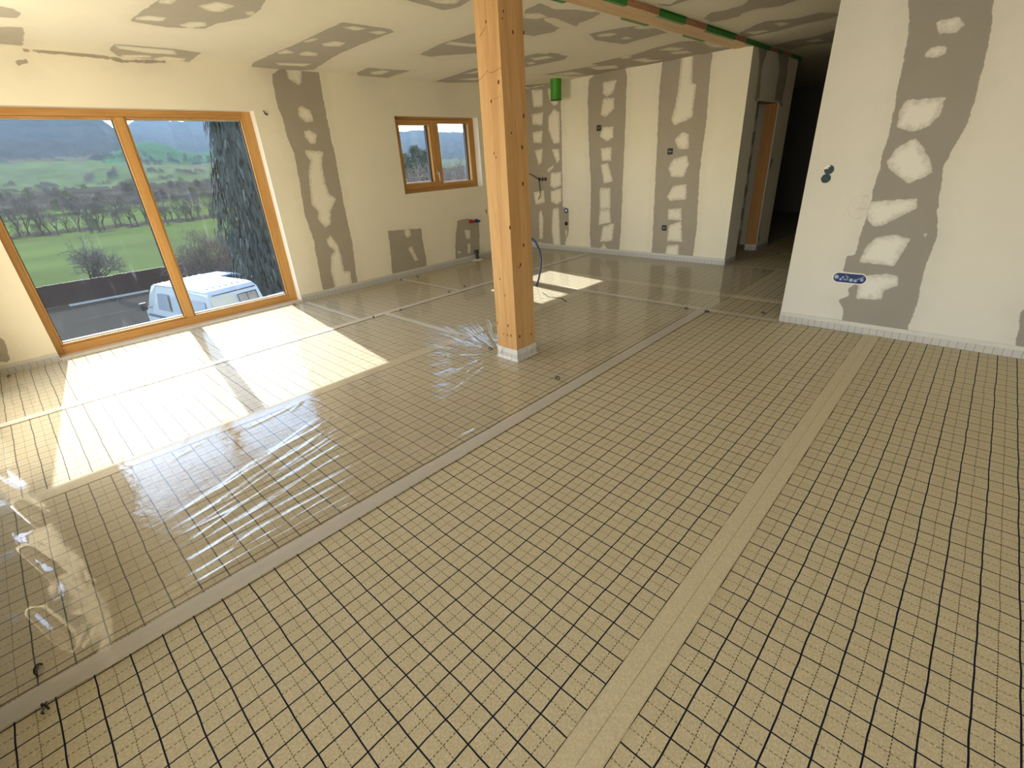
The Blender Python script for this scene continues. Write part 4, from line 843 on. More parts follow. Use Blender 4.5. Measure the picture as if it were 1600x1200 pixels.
# green ventilation duct hanging from the ceiling
rt = empty('ventilation_duct', (-4.665, 5.60, CZ)); tag(rt, 'bright green duct pipe stub hanging from the ceiling near the back wall', 'duct')
m = MB(); N = 28
for rr, zz in ((.083, 0), (.083, -.265), (.080, -.268), (.078, -.265), (.078, -.02)):
    for k in range(N): m.v.append((rr*math.cos(2*math.pi*k/N), rr*math.sin(2*math.pi*k/N), zz))
for j in range(4):
    for k in range(N): m.f.append((j*N+k, j*N+(k+1) % N, (j+1)*N+(k+1) % N, (j+1)*N+k)); m.mi.append(0)
m.build('duct_tube', M_GREENP, rt, smooth=True)
m = MB(); m.tube([(0, 0, -.266), (0, 0, -.275)], .086, 28); m.build('end_cap', plain('duct_cap', (0.02, 0.10, 0.01), .5), rt)

# blue conduit behind the column
m = MB(); m.tube([(-3.49, 3.65, 0), (-3.455, 3.66, .10), (-3.435, 3.68, .22), (-3.44, 3.70, .34), (-3.475, 3.71, .45), (-3.55, 3.72, .55), (-3.68, 3.73, .6), (-3.85, 3.73, .55)], .012, 10)
tag(m.build('conduit_hose', M_HOSE, smooth=True), 'blue corrugated conduit rising from the floor behind the column', 'hose')
m = MB(); m.tube([(-3.2, 3.42, .008), (-3.0, 3.30, .01), (-2.85, 3.34, .01), (-2.70, 3.25, .008)], .004, 5); tag(m.build('cable', M_BLACK, smooth=True), 'thin dark cable lying in the small sunlit patch behind the column', 'cable')

# right wall: twin box and blue multi box
rt = empty('twin_wall_box', (-.512, YR, 1.243)); tag(rt, 'dark twin wall box with wires at mid height on the right wall', 'wall box')
for k, (dx, dz) in enumerate(((.006, .032), (-.004, -.032))):
    m = MB(); pts = disc_pts((dx, 0, dz), .034, 1, 22, -.003); m.poly(pts[::-1]); m.tube([(dx, 0, dz), (dx, -.002, dz)], .034, 22, False)
    m.build('box_hole', M_TEAL, rt)
    m = MB()
    for q in range(4):
        a_ = random.uniform(0, 6.28); m.tube([(dx-.022*math.cos(a_), -.004, dz-.022*math.sin(a_)), (dx, -.014, dz), (dx+.02*math.cos(a_+.8), -.006, dz+.02*math.sin(a_+.8))], .0045, 6)
    m.build('wires', plain('grey_green_wire', (0.08, 0.11, 0.10), .4), rt, smooth=True)
m = MB(); m.poly([(-.034, -.0042, .034), (-.002, -.0042, .040), (.014, -.0042, .058), (-.004, -.0042, .067), (-.026, -.0042, .054)]); m.build('paper_flap', M_REVEAL, rt)
rt = empty('multi_wall_box', (-.195, YR, .447)); tag(rt, 'long blue multi-gang wall box low on the right wall', 'wall box')
def pill(w, h, y, n=12):
    pts = []
    for k in range(n+1): a_ = -math.pi/2+math.pi*k/n; pts.append((w-h+h*math.cos(a_), y, h*math.sin(a_)))
    for k in range(n+1): a_ = math.pi/2+math.pi*k/n; pts.append((-w+h+h*math.cos(a_), y, h*math.sin(a_)))
    return pts
m = MB(); m.poly(pill(.122, .046, -.0015)); m.build('plaster_edge', M_REVEAL, rt)
m = MB(); A = pill(.113, .037, -.002); B_ = pill(.113, .037, -.008); n = len(A); m.v += A+B_
for k in range(n): m.f.append((k, (k+1) % n, n+(k+1) % n, n+k)); m.mi.append(0)
m.f.append(tuple(range(n, 2*n))); m.mi.append(0); bb_ = m.build('box_body', M_BLUEB, rt)
M_PBP = plain('pale_blue_plastic', (0.35, 0.45, 0.6), .35)
for x_, z_, r_ in ((-.09, .004, .016), (-.058, -.012, .010), (-.045, .006, .008), (.015, -.012, .013), (.045, -.014, .012), (.088, -.004, .011), (-.03, -.012, .007)):
    MB().tube([(x_, -.008, z_), (x_, -.013, z_)], r_, 14).build('screw', M_PBP, bb_)
M_WG = plain('wire_grey', (0.3, 0.34, 0.4), .4)
for pts_, r_ in (([(.05, -.012, -.008), (.07, -.018, .006), (.10, -.012, .022)], .006), ([(-.02, -.01, -.02), (-.005, -.016, .01), (-.03, -.012, .026)], .004), ([(-.005, -.01, -.02), (-.02, -.016, .015)], .004)):
    MB().tube(pts_, r_, 6).build('wire', M_WG, bb_, smooth=True)
# pencil marks
m = MB(); yk = YR-.0006
def pen(pts, w=.0022):
    for (a0, b0), (a1, b1) in zip(pts[:-1], pts[1:]):
        dx, dz = a1-a0, b1-b0; l = math.hypot(dx, dz)+1e-9; nx, nz = -dz/l*w/2, dx/l*w/2
        m.quad((a0-nx, yk, b0-nz), (a1-nx, yk, b1-nz), (a1+nx, yk, b1+nz), (a0+nx, yk, b0+nz))
cx_, cz_ = -.245, 1.0
pen([(cx_+.075*math.cos(t_), cz_+.085*math.sin(t_)) for t_ in np.linspace(math.radians(60), math.radians(300), 26)], .0015)
pen([(-.262, .987), (-.17, .984)], .003)
pen([(-.225+.018*math.cos(t_), 1.012+.022*math.sin(t_)) for t_ in np.linspace(0, 6, 16)], .0014)
pen([(-.235, 1.045), (-.232, 1.085), (-.215, 1.09), (-.212, 1.072), (-.232, 1.068)], .0014); pen([(-.205, 1.05), (-.203, 1.085)], .0014)
tag(m.build('pencil_mark', M_PENCIL), 'faint pencil circle and line on the right wall beside the grey band', 'pencil mark')

# ------------------------------------------------------------------ outside
GZ = -3.6
def P(az, r, z=None):
    """site polar coordinates: degrees from due west (+ to the south), metres"""
    a = math.radians(az); return Vector((EYE.x-r*math.cos(a), EYE.y-r*math.sin(a), GZ if z is None else z))
def prof(az, r):
    el = lambda e, rr: 1.488+rr*math.tan(math.radians(e))
    rs = [0, 31, 110, 300, 600, 800, 1000, 1200, 1700, 2600, 3200]
    L = [-4.2, -3.62, -5.3, -6.6, -5, 5, el(1.9, 1000), el(2.5, 1200), el(5.15, 1700), 165, 165]
    Mi = [-4.2, -3.62, -5.3, -6.6, -4.6, el(.9, 800), el(1.9, 1000), el(3.4, 1200), 62, el(4.85, 2600), 225]
    Rr = [-4.2, -3.62, -5.3, -6.6, -5, el(.55, 800), el(1.3, 1000), el(2.3, 1200), 40, el(4.7, 2600), 218]
    W = [-4.2, -3.62, -4.5, -5, -5, -4, el(-.1, 1000), el(.05, 1200), el(.4, 1700), el(3.25, 2600), 156]
    W3 = [-4.2, -3.62, -4.5, -5, -5, -4, el(-.1, 1000), el(.05, 1200), el(.4, 1700), el(2.8, 2600), 140]
    azs = [-60, -43, -36, -24, -16, -12.5, -9, 40]
    T = np.array([W3, W3, W, Rr, Rr, Mi, L, L], float)
    out = np.zeros(az.shape)
    vals = np.stack([np.interp(r, rs, T[i]) for i in range(len(azs))], 0)
    for i in range(len(azs)-1):
        a0, a1 = azs[i], azs[i+1]; m_ = (az >= a0) & (az <= a1); f = (az-a0)/(a1-a0); f = f*f*(3-2*f)
        out = np.where(m_, vals[i]*(1-f)+vals[i+1]*f, out)
    return out
def vnoise(x, y, seed=0):
    rg = np.random.default_rng(seed); T_ = rg.random((256, 256)); xi = np.floor(x).astype(int); yi = np.floor(y).astype(int); fx = x-xi; fy = y-yi
    fx = fx*fx*(3-2*fx); fy = fy*fy*(3-2*fy); g = lambda a, b: T_[a % 256, b % 256]
    return (g(xi, yi)*(1-fx)+g(xi+1, yi)*fx)*(1-fy)+(g(xi, yi+1)*(1-fx)+g(xi+1, yi+1)*fx)*fy
def terrain():
    azs = np.linspace(-60, 35, 520); rs = np.concatenate([[8, 20, 30.9], np.geomspace(31, 3200, 420)])
    A, Rr_ = np.meshgrid(azs, rs, indexing='ij')
    Z = prof(A, Rr_)
    x = EYE.x-Rr_*np.cos(np.radians(A)); y = EYE.y-Rr_*np.sin(np.radians(A))
    big = vnoise(x/70, y/70, 1)-.5; mid = vnoise(x/22, y/22, 2)-.5; sm = vnoise(x/7, y/7, 3)
    amp = np.clip((Rr_-150)/900, 0, 1)
    Z = Z+big*10*amp+mid*3*amp
    # landcover
    green = np.array((.16, .225, .065)); green2 = np.array((.10, .19, .06)); brown = np.array((.095, .08, .07)); forest = np.array((.055, .052, .05)); tan = np.array((.22, .19, .11)); pale = np.array((.19, .17, .155))
    Cc = np.zeros(A.shape+(3,)); Cc[:] = green
    jr = 1+.10*(vnoise(A*1.2+50, Rr_*.004+9, 5)-.5)+.06*(vnoise(A*5+9, Rr_*.01, 6)-.5)
    q = Rr_*jr
    def put(m_, c): Cc[m_] = c
    put((q > 108) & (q < 122), brown)
    put((q > 190) & (q < 215) & (A > -9), brown*.9)
    put((q > 260) & (q < 330), brown); put((q > 330) & (q < 400), pale*.8); put((q > 400) & (q < 640), brown*1.1)
    put((q > 470) & (q < 500), pale)
    put((q > 640) & (q < 1010), np.array((.17, .215, .085)))
    put((q > 700) & (q < 725) & (vnoise(A*.7, Rr_*0, 8) > .35), brown)
    put((q > 800) & (q < 830) & (vnoise(A*.9, Rr_*0+3, 9) > .45), brown)
    put((q > 900) & (q < 950) & (A < -11), tan)
    left = A > -8.8-3*(Rr_-1000)/500
    put((Rr_ > 1005) & left, forest*1.15); put((Rr_ > 1010) & (q < 1110) & left & (vnoise(A*2, Rr_*.01, 10) > .45), tan*.8)
    spur = (Rr_ > 960) & ~left & (Rr_ < 1420)
    put(spur, np.array((.085, .19, .075))); put((q > 985) & (q < 1020) & ~left & (vnoise(A*2.2, Rr_*0, 11) > .4), forest)
    put((Rr_ >= 1420) & ~left, forest)
    wf = (A < -26); put(wf & (Rr_ > 150), brown); put(wf & (q > 600) & (q < 1500), np.array((.15, .17, .09))); put(wf & (Rr_ > 1500), forest)
    isf = (Cc.sum(-1) < .28)
    Z = Z+np.where(isf & (Rr_ > 250), sm*np.clip(Rr_/160, 2.0, 9), 0)
    Cc *= .68*(1+.35*(vnoise(x/9, y/9, 12)-.5))[..., None]
    idx = np.arange(A.size).reshape(A.shape); a, b, c, d = idx[:-1, :-1].ravel(), idx[1:, :-1].ravel(), idx[1:, 1:].ravel(), idx[:-1, 1:].ravel()
    F = np.stack([a, b, c, d], 1); me = bpy.data.meshes.new('hills')
    pts = np.stack([x.ravel(), y.ravel(), Z.ravel()], 1)
    me.vertices.add(len(pts)); me.vertices.foreach_set('co', pts.astype(np.float32).ravel())
    me.loops.add(F.size); me.loops.foreach_set('vertex_index', F.astype(np.int32).ravel())
    me.polygons.add(len(F)); me.polygons.foreach_set('loop_start', np.arange(0, F.size, 4, dtype=np.int32)); me.polygons.foreach_set('loop_total', np.full(len(F), 4, dtype=np.int32))
    me.update(calc_edges=True)
    ca = me.color_attributes.new('landcover', 'FLOAT_COLOR', 'POINT'); ca.data.foreach_set('color', np.concatenate([Cc.reshape(-1, 3), np.ones((A.size, 1))], 1).astype(np.float32).ravel())
    t = NT('fields_and_woods'); at = t.n('ShaderNodeAttribute', attribute_name='landcover'); v = t.obj()
    n = t.noise(v, .9, 5, .7); c = t.mix(t.math('MULTIPLY', n, .35), at.outputs['Color'], (0.02, 0.03, 0.01)); n2 = t.noise(t.scale(v, (.35, 1, .6)), .035, 7, .72); c = t.mix(t.math('MULTIPLY', t.ramp(n2, .35, .72), .38), c, (0.075, 0.068, 0.064)); n3 = t.noise(v, .012, 5, .6); c = t.mix(t.math('MULTIPLY', t.ramp(n3, .4, .7), .35), c, (0.03, 0.035, 0.02)); t.prin(c, 1, 0, 0)
    me.materials.append(t.m); o = bpy.data.objects.new('ground_valley', me); C.objects.link(o); tag(o, kind='structure')
terrain()
# yard
t = NT('old_asphalt'); v = t.obj(); n = t.noise(v, 3, 6, .7); n2 = t.noise(v, .6, 3)
t.prin(t.mix(n, (0.014, 0.0145, 0.015), (0.042, 0.043, 0.043)), 1, 0, 0, t.bump(n, .3, .02)); M_ASPH = t.m
tag(MB().box(-30.5, -5.95, -16, 22, GZ-.05, GZ+.005).build('yard_ground', M_ASPH), kind='structure')
# brown board fence
fn = empty('garden_fence', (-30.6, 0, GZ)); tag(fn, 'dark brown wooden board fence at the edge of the yard, seen through the large window', 'fence')
M_FENCE = wood_mat('weathered_brown_boards', 'y', (0.055, 0.024, 0.017), (0.028, 0.013, 0.010), False)
m = MB()
for k in range(5): m.box(-.02, .02, -9, 15, .0+k*.198, .0+k*.198+.19)
m.box(-.015, .012, -9, 15, 0, .99)
m.build('boards', M_FENCE, fn)
for i in range(11):
    MB().box(-.06, .04, -9+i*2.4-.05, -9+i*2.4+.05, 0, 1.0).build('post', M_FENCE, fn)
m = MB()
cp = [(-9, .985)]
for k in range(160): y_ = -9+k*.15; q = .03*random.random(); cp += [(y_, 1.0+q), (y_+.09, 1.0+q), (y_+.1, .992)]
cp.append((15, .985)); n_ = len(cp)
m.v += [(-.03, a_, b_) for a_, b_ in cp]+[(.03, a_, b_) for a_, b_ in cp]
for k in range(n_-1):
    m.f.append((k, k+1, n_+k+1, n_+k)); m.mi.append(0)
m.f.append(tuple(range(n_))); m.mi.append(0); m.f.append(tuple(range(2*n_-1, n_-1, -1))); m.mi.append(0)
m.build('capping', M_FENCE, fn)
tag(MB().box(-30.3, -30.0, .4, 3.6, GZ, GZ+.06).build('kerb_stone', plain('pale_kerb', (0.45, 0.43, 0.38), .8)), 'pale kerb stone at the foot of the brown fence', 'kerb')

# --- van
def van():
    ang = math.radians(12)
    root = empty('camper_van', (-16.05, 2.86, GZ), ang)     # origin: rear near corner; local -x forward, +y to the other side
    tag(root, 'white camper van with ribbed roof parked in the yard outside the large window', 'van')
    M_VW = plain('cool_white_paint', (0.46, 0.49, 0.52), .3, 0, .5, .03); M_CR = plain('cream_panel_paint', (0.50, 0.46, 0.36), .35, 0, .5, .03)
    L, Wd = 4.6, 1.80
    # side silhouette (x from rear to front), z
    prof_ = [(0, .45), (.02, .95), (.05, 1.3), (.16, 1.80), (.26, 1.94), (.5, 1.985), (2.2, 2.0), (3.45, 1.97), (3.8, 1.88), (4.02, 1.55), (4.3, 1.15), (4.55, 1.05), (4.62, .7), (4.6, .42), (4.25, .38)]
    m = MB(); secs = []
    def ins(z): # tumblehome of the upper body
        return 0 if z < 1.05 else (z-1.05)*.10 if z < 1.75 else .07+(z-1.75)*.45
    for x, z in prof_: secs.append([(-x, ins(z), z), (-x, Wd-ins(z), z)])
    n = len(prof_)
    for a_, b_ in secs: m.v += [a_, b_]
    for i in range(n-1): m.f.append((2*i, 2*i+2, 2*i+3, 2*i+1)); m.mi.append(0)
    m.f.append((2*(n-1), 0, 1, 2*(n-1)+1)); m.mi.append(0)
    # side skins as strips between silhouette and bottom line
    for sd in (0, 1):
        prev = None
        top = [secs[i][sd] for i in range(n)]
        poly = [tuple(p) for p in top]
        m.poly(poly if sd else poly[::-1])
    bd = m.build('body', M_VW, root, bevel=.03)
    # roof ribs
    for k in range(7):
        y_ = .3+k*.2; MB().box(-3.3, -.45, y_-.022, y_+.022, 1.985, 2.014).build('roof_rib', M_VW, root, bevel=.01)
    MB().tube([(-.3, .13, 1.90), (-2.2, .13, 1.955), (-3.6, .13, 1.93)], .022, 6).build('rain_gutter', plain('gutter_trim', (0.35, 0.38, 0.4), .4), root)
    MB().tube([(-.10, .2, 1.83), (-.10, Wd-.2, 1.83)], .02, 6).build('rear_gutter', M_BLACK, root)
    # rear: cream left door, window on the right door
    def rearx(z): return -np.interp(z, [.45, .95, 1.3, 1.8], [0, .02, .05, .16])
    def rq(y0, y1, z0, z1, off): return [(rearx(z0)+off, y0, z0), (rearx(z0)+off, y1, z0), (rearx(1.3)+off if z0 < 1.3 < z1 else rearx(z1)+off, y1, min(1.3, z1)), (rearx(z1)+off, y1, z1), (rearx(z1)+off, y0, z1), (rearx(1.3)+off, y0, 1.3)]
    d1 = MB(); d1.poly(rq(.12, .88, .6, 1.72, .02)); rd1 = o = d1.build('rear_door', M_CR, root); o['label'] = 'cream panelled rear door'
    so = o.modifiers.new('t', 'SOLIDIFY'); so.thickness = .02
    MB().box(-.01, .03, .2, .8, 1.0, 1.03).build('door_crease', plain('crease_line', (0.4, 0.38, 0.32), .5), rd1)
    d2 = MB(); d2.poly(rq(.92, 1.68, .6, 1.72, .02)); rd2 = d2.build('rear_door', M_VW, root); rd2.modifiers.new('t', 'SOLIDIFY').thickness = .02
    g = MB(); xa, xb_ = rearx(1.08)+.045, rearx(1.68)+.045
    g.quad((xa, .98, 1.08), (xa, 1.62, 1.08), (xb_, 1.58, 1.68), (xb_, .98, 1.68)); o = g.build('rear_window', plain('curtained_window_glass', (0.12, 0.055, 0.04), .08, 0, .6, .5, 5), rd2); o['label'] = 'dark window with reddish curtain'
    f = MB()
    for a_, b_ in (((xa, .97, 1.07), (xa, 1.63, 1.07)), ((xa, 1.63, 1.07), (xb_, 1.59, 1.69)), ((xb_, 1.59, 1.69), (xb_, .97, 1.69)), ((xb_, .97, 1.69), (xa, .97, 1.07)), ((xa, 1.28, 1.07), (xb_, 1.27, 1.69))): f.tube([a_, b_], .014, 6)
    f.build('window_seal', M_BLACK, rd2)
    # near side windows and lower band
    for (x0, x1) in ((.35, 1.35), (1.5, 2.5)):
        s_ = MB(); s_.quad((-x1, ins(1.1)-.006, 1.1), (-x0, ins(1.1)-.006, 1.1), (-x0-.03, ins(1.6)-.006, 1.62), (-x1, ins(1.6)-.006, 1.62)); s_.build('side_panel', plain('pale_blue_panel', (0.34, 0.39, 0.45), .3, 0, .5, .03), root)
    s_ = MB(); s_.quad((-3.55, ins(1.1)-.006, 1.1), (-2.7, ins(1.1)-.006, 1.1), (-2.7, ins(1.6)-.006, 1.66), (-3.4, ins(1.6)-.006, 1.66)); s_.build('cab_window', plain('cab_window_glass', (0.24, 0.28, 0.33), .2, 0, .6), root)
    MB().box(-4.5, -.02, -.012, .0, .78, .86).build('trim_band', plain('dark_trim', (0.08, 0.09, 0.10), .5), root)
    w_ = MB(); w_.quad((-3.86, .12, 1.82), (-3.86, Wd-.12, 1.82), (-4.29, Wd-.05, 1.2), (-4.29, .05, 1.2)); w_.build('windscreen', plain('windscreen_glass', (0.05, 0.07, 0.09), .05, 0, .6), root)
    for x_ in (.85, 3.75):
        for y_ in (.02, Wd-.22): 
            m = MB(); m.tube([(-x_, y_, .33), (-x_, y_+.2, .33)], .33, 24); m.build('wheel', M_BLACK, root)
    MB().box(.0, .10, .05, Wd-.05, .45, .58).build('rear_bumper', M_BLACK, root, bevel=.02)
    m = MB(); m.tube([(-3.9, -.02, 1.15), (-3.95, -.2, 1.2)], .015, 6); m.box(-4.02, -3.94, -.36, -.16, 1.1, 1.35); m.build('wing_mirror', M_BLACK, root, bevel=.02)
    return root
van()
def car(loc, rz, col_, label, name='parked_car'):
    root = empty(name, loc, rz); tag(root, label, 'car')
    Lc, Wc = 4.2, 1.7
    pr = [(0, .35), (0, .75), (.1, .95), (.55, 1.0), (1.0, 1.32), (1.6, 1.43), (2.3, 1.42), (2.9, 1.25), (3.3, .98), (4.0, .85), (4.2, .6), (4.2, .35)]
    m = MB()
    def ins(z): return 0 if z < .95 else (z-.95)*.45
    n = len(pr)
    for x, z in pr: m.v += [(x-Lc/2, -Wc/2+ins(z), z), (x-Lc/2, Wc/2-ins(z), z)]
    for i in range(n-1): m.f.append((2*i, 2*i+2, 2*i+3, 2*i+1)); m.mi.append(0)
    m.f.append((2*n-2, 0, 1, 2*n-1)); m.mi.append(0)
    m.f.append(tuple(2*i for i in range(n-1, -1, -1))); m.mi.append(0); m.f.append(tuple(2*i+1 for i in range(n))); m.mi.append(0)
    m.build('body', plain('car_paint_'+name, col_, .25, 0, .6, .04), root, bevel=.04)
    gm = plain('car_glass', (0.02, 0.03, 0.04), .05, 0, .6)
    for s_ in (-1, 1):
        q = MB(); f = lambda x, z: (x-Lc/2, s_*(Wc/2-ins(z)+.006), z)
        q.poly([f(.75, 1.0), f(3.15, 1.0), f(2.75, 1.26), f(2.2, 1.36), f(1.6, 1.37), f(1.1, 1.28)]); q.build('side_window', gm, root)
    q = MB(); q.quad((3.26-Lc/2, -.72, 1.0), (3.26-Lc/2, .72, 1.0), (2.9-Lc/2+.02, .62, 1.24), (2.9-Lc/2+.02, -.62, 1.24)); q.build('windscreen', gm, root)
    q = MB(); q.quad((.58-Lc/2, -.7, 1.03), (.97-Lc/2, -.6, 1.30), (.97-Lc/2, .6, 1.30), (.58-Lc/2, .7, 1.03)); q.build('rear_window', gm, root)
    for x_ in (.8, 3.35):
        for y_ in (-Wc/2, Wc/2-.18):
            q = MB(); q.tube([(x_-Lc/2, y_, .31), (x_-Lc/2, y_+.18, .31)], .31, 20); q.build('wheel', M_BLACK, root)
    return root
car(P(-14.6, 24.0), math.radians(100), (0.20, 0.30, 0.42), 'blue car parked behind the white camper van')
car(P(-22.1, 17.8), math.radians(15), (0.68, 0.70, 0.72), 'white car partly hidden behind the right frame of the large window')

# --- vegetation
M_BARK = plain('grey_brown_bark', (0.10, 0.085, 0.07), .9, 0, .1, .2, 20)
M_TWIG = plain('thin_twigs', (0.15, 0.125, 0.115), .9, 0, .1, .25, 3)
M_TWIGR = plain('russet_twigs', (0.20, 0.15, 0.12), .9, 0, .1, .25, 3)
def bare_tree(name, h, spread, seed, depth=6, trunk=.1, low=.15, mat=None, split=3, fine=.006):
    rg = random.Random(seed); m = MB()
    def br(p, d, l, r, k):
        q = p+d*l*.5+Vector((rg.uniform(-1, 1), rg.uniform(-1, 1), rg.uniform(-.3, .3)))*l*.06; e = q+(d+Vector((rg.uniform(-.2, .2), rg.uniform(-.2, .2), .12))).normalized()*l*.5
        m.cur = 0 if k > 3 else 1
        m.tube([p, q, e], [r, r*.85, r*.7], 5 if k > 3 else 3, False)
        if k <= 0: return
        for i in range(split if k > 1 else split+1):
            f = rg.uniform(.45, 1.0); s_ = p+(e-p)*f
            a_ = rg.uniform(0, 6.28); t_ = rg.uniform(.35, .85)*spread
            ax = d.orthogonal().normalized(); ax.rotate(Quaternion(d, a_))
            nd = (d*math.cos(t_)+ax*math.sin(t_)); nd.z += .12; nd.normalize()
            br(s_, nd, l*rg.uniform(.62, .82), max(r*.58, fine), k-1)
    for i in range(1 if low > .1 else 5):
        d0 = Vector((rg.uniform(-.15, .15), rg.uniform(-.15, .15), 1)).normalized() if low > .1 else Vector((rg.uniform(-.9, .9), rg.uniform(-.9, .9), 1)).normalized()
        br(Vector((0, 0, -.1)), d0, h*.36, trunk, depth)
    z_ = max(v_[2] for v_ in m.v); s_ = h/z_; m.v = [(a_*s_, b_*s_, c_*s_) for a_, b_, c_ in m.v]
    me_o = m.build(name, [M_BARK, mat or M_TWIG]); return me_o
def place(o, loc, rz, sc, label, cat, group):
    c = o.copy(); C.objects.link(c); c.location = loc; c.rotation_euler = (0, 0, rz); c.scale = (sc, sc, sc); tag(c, label, cat, group); return c
o = bare_tree('bare_tree', 3.1, 1.25, 5, 5, .06, .05, None, 3, .005); o.location = P(-4.4, 35.0, -3.75); tag(o, 'bare spreading tree standing alone just behind the brown fence', 'tree')
o = bare_tree('russet_bush', 3.3, 1.5, 11, 5, .05, .05, M_TWIGR, 4, .006); o.location = P(-14.6, 27.6, -3.7); o.scale = (.8, .8, 1); tag(o, 'dense russet leafless bush behind the blue car, left of the weeping spruce', 'bush')
protos = [bare_tree('bare_tree', 4.6, 1.0, 20+i, 5, .10, .2, None, 3, .008) for i in range(4)]
hl = 'leafless tree in the hedgerow across the near meadow'; hg = 'bare trees of the hedgerow across the meadow'
def tz(az, r): return float(prof(np.array([float(az)]), np.array([float(r)]))[0])
azl = [1.5-i*.62+random.uniform(-.25, .25) for i in range(40)]
for i, az in enumerate(azl):
    r = random.uniform(104, 122); sc = random.uniform(.7, 1.25)*(1.15 if -3 < az < 2 else 1)
    loc = P(az, r, tz(az, r)-.1)
    if i < 4: o = protos[i]; o.location = loc; o.scale = (sc,)*3; tag(o, hl, 'tree', hg)
    else: place(protos[i % 4], loc, random.uniform(0, 6), sc, hl, 'tree', hg)
# scrub further out
def scrub(name, seed, mat):
    rg = random.Random(seed); m = MB()
    for k in range(420):
        u = rg.uniform(0, 6.28); rr = math.sqrt(rg.random()); z_ = rg.random()**.8; R_ = (1-z_*.6)
        p = Vector((math.cos(u)*rr*R_*1.6, math.sin(u)*rr*R_*1.6, z_*2.6)); d = Vector((rg.uniform(-1, 1), rg.uniform(-1, 1), rg.uniform(.2, 1.6))).normalized()*rg.uniform(.3, .7)
        w = d.cross(Vector((rg.random(), rg.random(), rg.random()))).normalized()*rg.uniform(.01, .03)
        m.quad(p-w, p+w, p+d+w*.2, p+d-w*.2)
    return m.build(name, mat)
M_SCR = plain('scrub_twigs', (0.11, 0.095, 0.085), .95, 0, .1, .3, 1); M_SCRG = plain('scrub_green', (0.09, 0.115, 0.05), .95, 0, .1, .3, 1)
sp = [scrub('hedge_shrub', 40+i, M_SCR if i != 2 else M_SCRG) for i in range(3)]
sl = 'leafless shrub among the scrub on the valley floor beyond the hedgerow'; sg = 'scrub shrubs on the valley floor'
cnt = 0; taken = []
for i in range(190):
    k = i % 5
    r = [random.uniform(108, 122), random.uniform(195, 215), random.uniform(262, 330), random.uniform(420, 620), random.uniform(985, 1020)][k]
    az = random.uniform(-21.5, 2.5) if k != 4 else random.uniform(-21, -9)
    sc = [.8, 1.1, 1.6, 2.6, 4][k]*random.uniform(.7, 1.3)
    pp = P(az, r); R2 = sc*1.75
    if any(math.hypot(pp.x-a_, pp.y-b_) < (R2+c_)*.8 for a_, b_, c_ in taken): continue
    taken.append((pp.x, pp.y, R2)); loc = P(az, r, tz(az, r)-.2)
    if cnt < 3: o = sp[cnt]; o.location = loc; o.scale = (sc,)*3; tag(o, sl, 'shrub', sg)
    else: place(sp[i % 3], loc, random.uniform(0, 6), sc, sl, 'shrub', sg)
    cnt += 1
# weeping spruce
def spruce():
    rg = random.Random(3); root = empty('weeping_spruce', P(-19.6, 21.5, GZ)); tag(root, 'tall dark weeping spruce right of the van, reaching the top of the large window', 'tree')
    m = MB(); m.tube([(0, 0, 0), (.05, .03, 4), (0, 0, 8.3)], [.18, .13, .03], 8); m.build('trunk', M_BARK, root)
    m = MB(); H = 8.6
    for k in range(9500):
        z_ = H*(1-rg.random()**1.25*.98); f = z_/H
        R_ = 1.62*(1-f)**.42*(.85+.3*rg.random())*(1 if f < .82 else (1-f)/.18*.7+.3)
        a_ = rg.uniform(0, 6.28); R_ *= 1+.18*math.sin(a_*3+z_*1.7); rr = R_*math.sqrt(rg.uniform(.35, 1))
        p = Vector((math.cos(a_)*rr, math.sin(a_)*rr, z_)); l = rg.uniform(.18, .5)
        d = Vector((math.cos(a_)*.22+rg.uniform(-.15, .15), math.sin(a_)*.22+rg.uniform(-.15, .15), -1)).normalized()*l
        w = Vector((-math.sin(a_)+rg.uniform(-.6, .6), math.cos(a_)+rg.uniform(-.6, .6), 0)).normalized()*rg.uniform(.012, .035)
        m.cur = 0 if rg.random() < .93 else 1
        m.quad(p-w, p+w, p+d*.6+w*1.2, p+d*.6-w*1.2); m.quad(p+d*.6-w*1.2, p+d*.6+w*1.2, p+d+w*.2, p+d-w*.2)
    m.build('foliage', [plain('dark_spruce_needles', (0.030, 0.043, 0.034), .7, 0, .3, .3, 3), plain('pale_spruce_tips', (0.10, 0.11, 0.09), .6, 0, .3, .3, 3)], root)
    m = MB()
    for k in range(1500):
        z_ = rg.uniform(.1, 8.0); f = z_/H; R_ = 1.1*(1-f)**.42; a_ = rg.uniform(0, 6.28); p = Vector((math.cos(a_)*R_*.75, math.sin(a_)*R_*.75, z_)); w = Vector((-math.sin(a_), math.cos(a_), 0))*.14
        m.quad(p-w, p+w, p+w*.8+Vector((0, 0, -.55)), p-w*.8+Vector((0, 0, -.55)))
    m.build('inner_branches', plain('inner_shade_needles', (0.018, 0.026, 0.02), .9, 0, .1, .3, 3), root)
spruce()
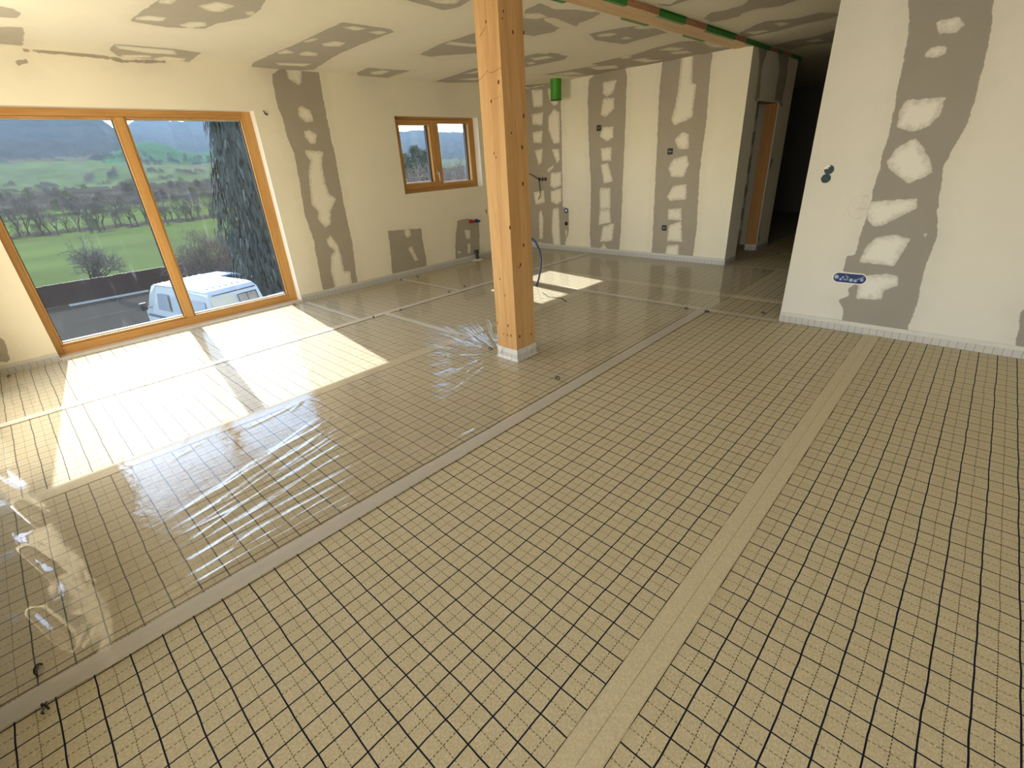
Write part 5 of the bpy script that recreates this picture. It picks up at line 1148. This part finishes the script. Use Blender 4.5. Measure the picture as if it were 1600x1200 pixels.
# pines and bushes seen through the small window
def pine(az, r, top, R_, seed, label):
    rg = random.Random(seed); root = empty('pine_tree', P(az, r, GZ)); tag(root, label, 'tree', None); h = top-GZ
    m = MB(); m.tube([(0, 0, 0), (.04, 0, h*.6), (0, 0, h*.97)], [.14, .1, .02], 7); m.build('trunk', M_BARK, root)
    m = MB()
    for k in range(430):
        f = rg.uniform(.25, 1); z_ = h*f; rr = R_*(1.02-f)**.6*rg.uniform(.3, 1); a_ = rg.uniform(0, 6.28); c = Vector((math.cos(a_)*rr, math.sin(a_)*rr, z_))
        for q in range(14):
            d = Vector((rg.uniform(-1, 1), rg.uniform(-1, 1), rg.uniform(-.2, 1.5))).normalized()*rg.uniform(.14, .3); w = d.cross(Vector((rg.random()-.5, rg.random()-.5, rg.random()-.5))).normalized()*.018
            m.cur = 0 if rg.random() < .8 else 1
            m.quad(c-w, c+w, c+d+w*.3, c+d-w*.3)
    m.build('needles', [plain('pine_needles', (0.05, 0.075, 0.045), .8, 0, .2, .3, 3), plain('pale_pine_needles', (0.17, 0.19, 0.13), .8, 0, .2, .2, 3)], root)
pine(-35.3, 33, 2.05, 1.5, 1, 'pine tree at the left edge of the view through the small window')
pine(-36.4, 31, 2.45, 1.6, 2, 'tallest pine tree seen through the left pane of the small window')
pine(-37.3, 33, 2.2, 1.6, 3, 'pine tree beside the middle bar of the small window, left pane')
pine(-34.4, 36, 1.6, 1.5, 4, 'pine tree mostly hidden by the left edge of the small window')
for i, (az, r, h, l) in enumerate(((-36.2, 29, 3.6, 'bare purple-brown bush under the pines outside the small window'), (-37.6, 28, 3.9, 'bare bush under the pines, nearest the middle bar of the small window'), (-39.4, 30, 5.5, 'tall bare bush at the left of the right pane of the small window'),
        (-40.6, 31, 5.0, 'bare bush in the middle of the right pane of the small window'), (-41.9, 30, 4.8, 'bare bush at the right of the right pane of the small window'), (-35.2, 29, 3.2, 'bare bush in the lower left corner of the small window'))):
    o = bare_tree('bare_bush', h, 1.3, 60+i, 5, .05, .05, M_TWIGR, 3, .012); o.location = P(az, r, GZ); tag(o, l, 'bush')
rg = random.Random(8); m = MB()
for k in range(1500):
    a_ = rg.uniform(0, 6.28); z_ = rg.random(); rr = .95*math.sqrt(rg.random())*(1.1-z_*.7); p = Vector((math.cos(a_)*rr, math.sin(a_)*rr, z_*3.2)); d = Vector((rg.uniform(-1, 1), rg.uniform(-1, 1), rg.uniform(-.5, 1))).normalized()*.09; w = d.cross(Vector((0, 0, 1))).normalized()*.04
    m.quad(p-w, p+w, p+d+w, p+d-w)
o = m.build('green_bush', plain('spring_leaves', (0.16, 0.26, 0.06), .7, 0, .2, .2, 3)); o.location = P(-40.6, 26, GZ-.1); tag(o, 'fresh green bush at the lower right of the small window', 'bush')

# morning haze hanging in the valley
t = NT('valley_haze'); vs = t.n('ShaderNodeVolumeScatter'); vs.inputs['Color'].default_value = (0.42, 0.68, 1.0, 1); vs.inputs['Density'].default_value = 0.00011; vs.inputs['Anisotropy'].default_value = 0.25
t.l(vs.outputs[0], t.out.inputs['Volume'])
hz = MB().box(-3600, -420, -900, 3200, -30, 290).build('haze_valley', t.m); tag(hz, 'thin blue haze hanging in front of the wooded hills', 'haze', None, 'stuff')
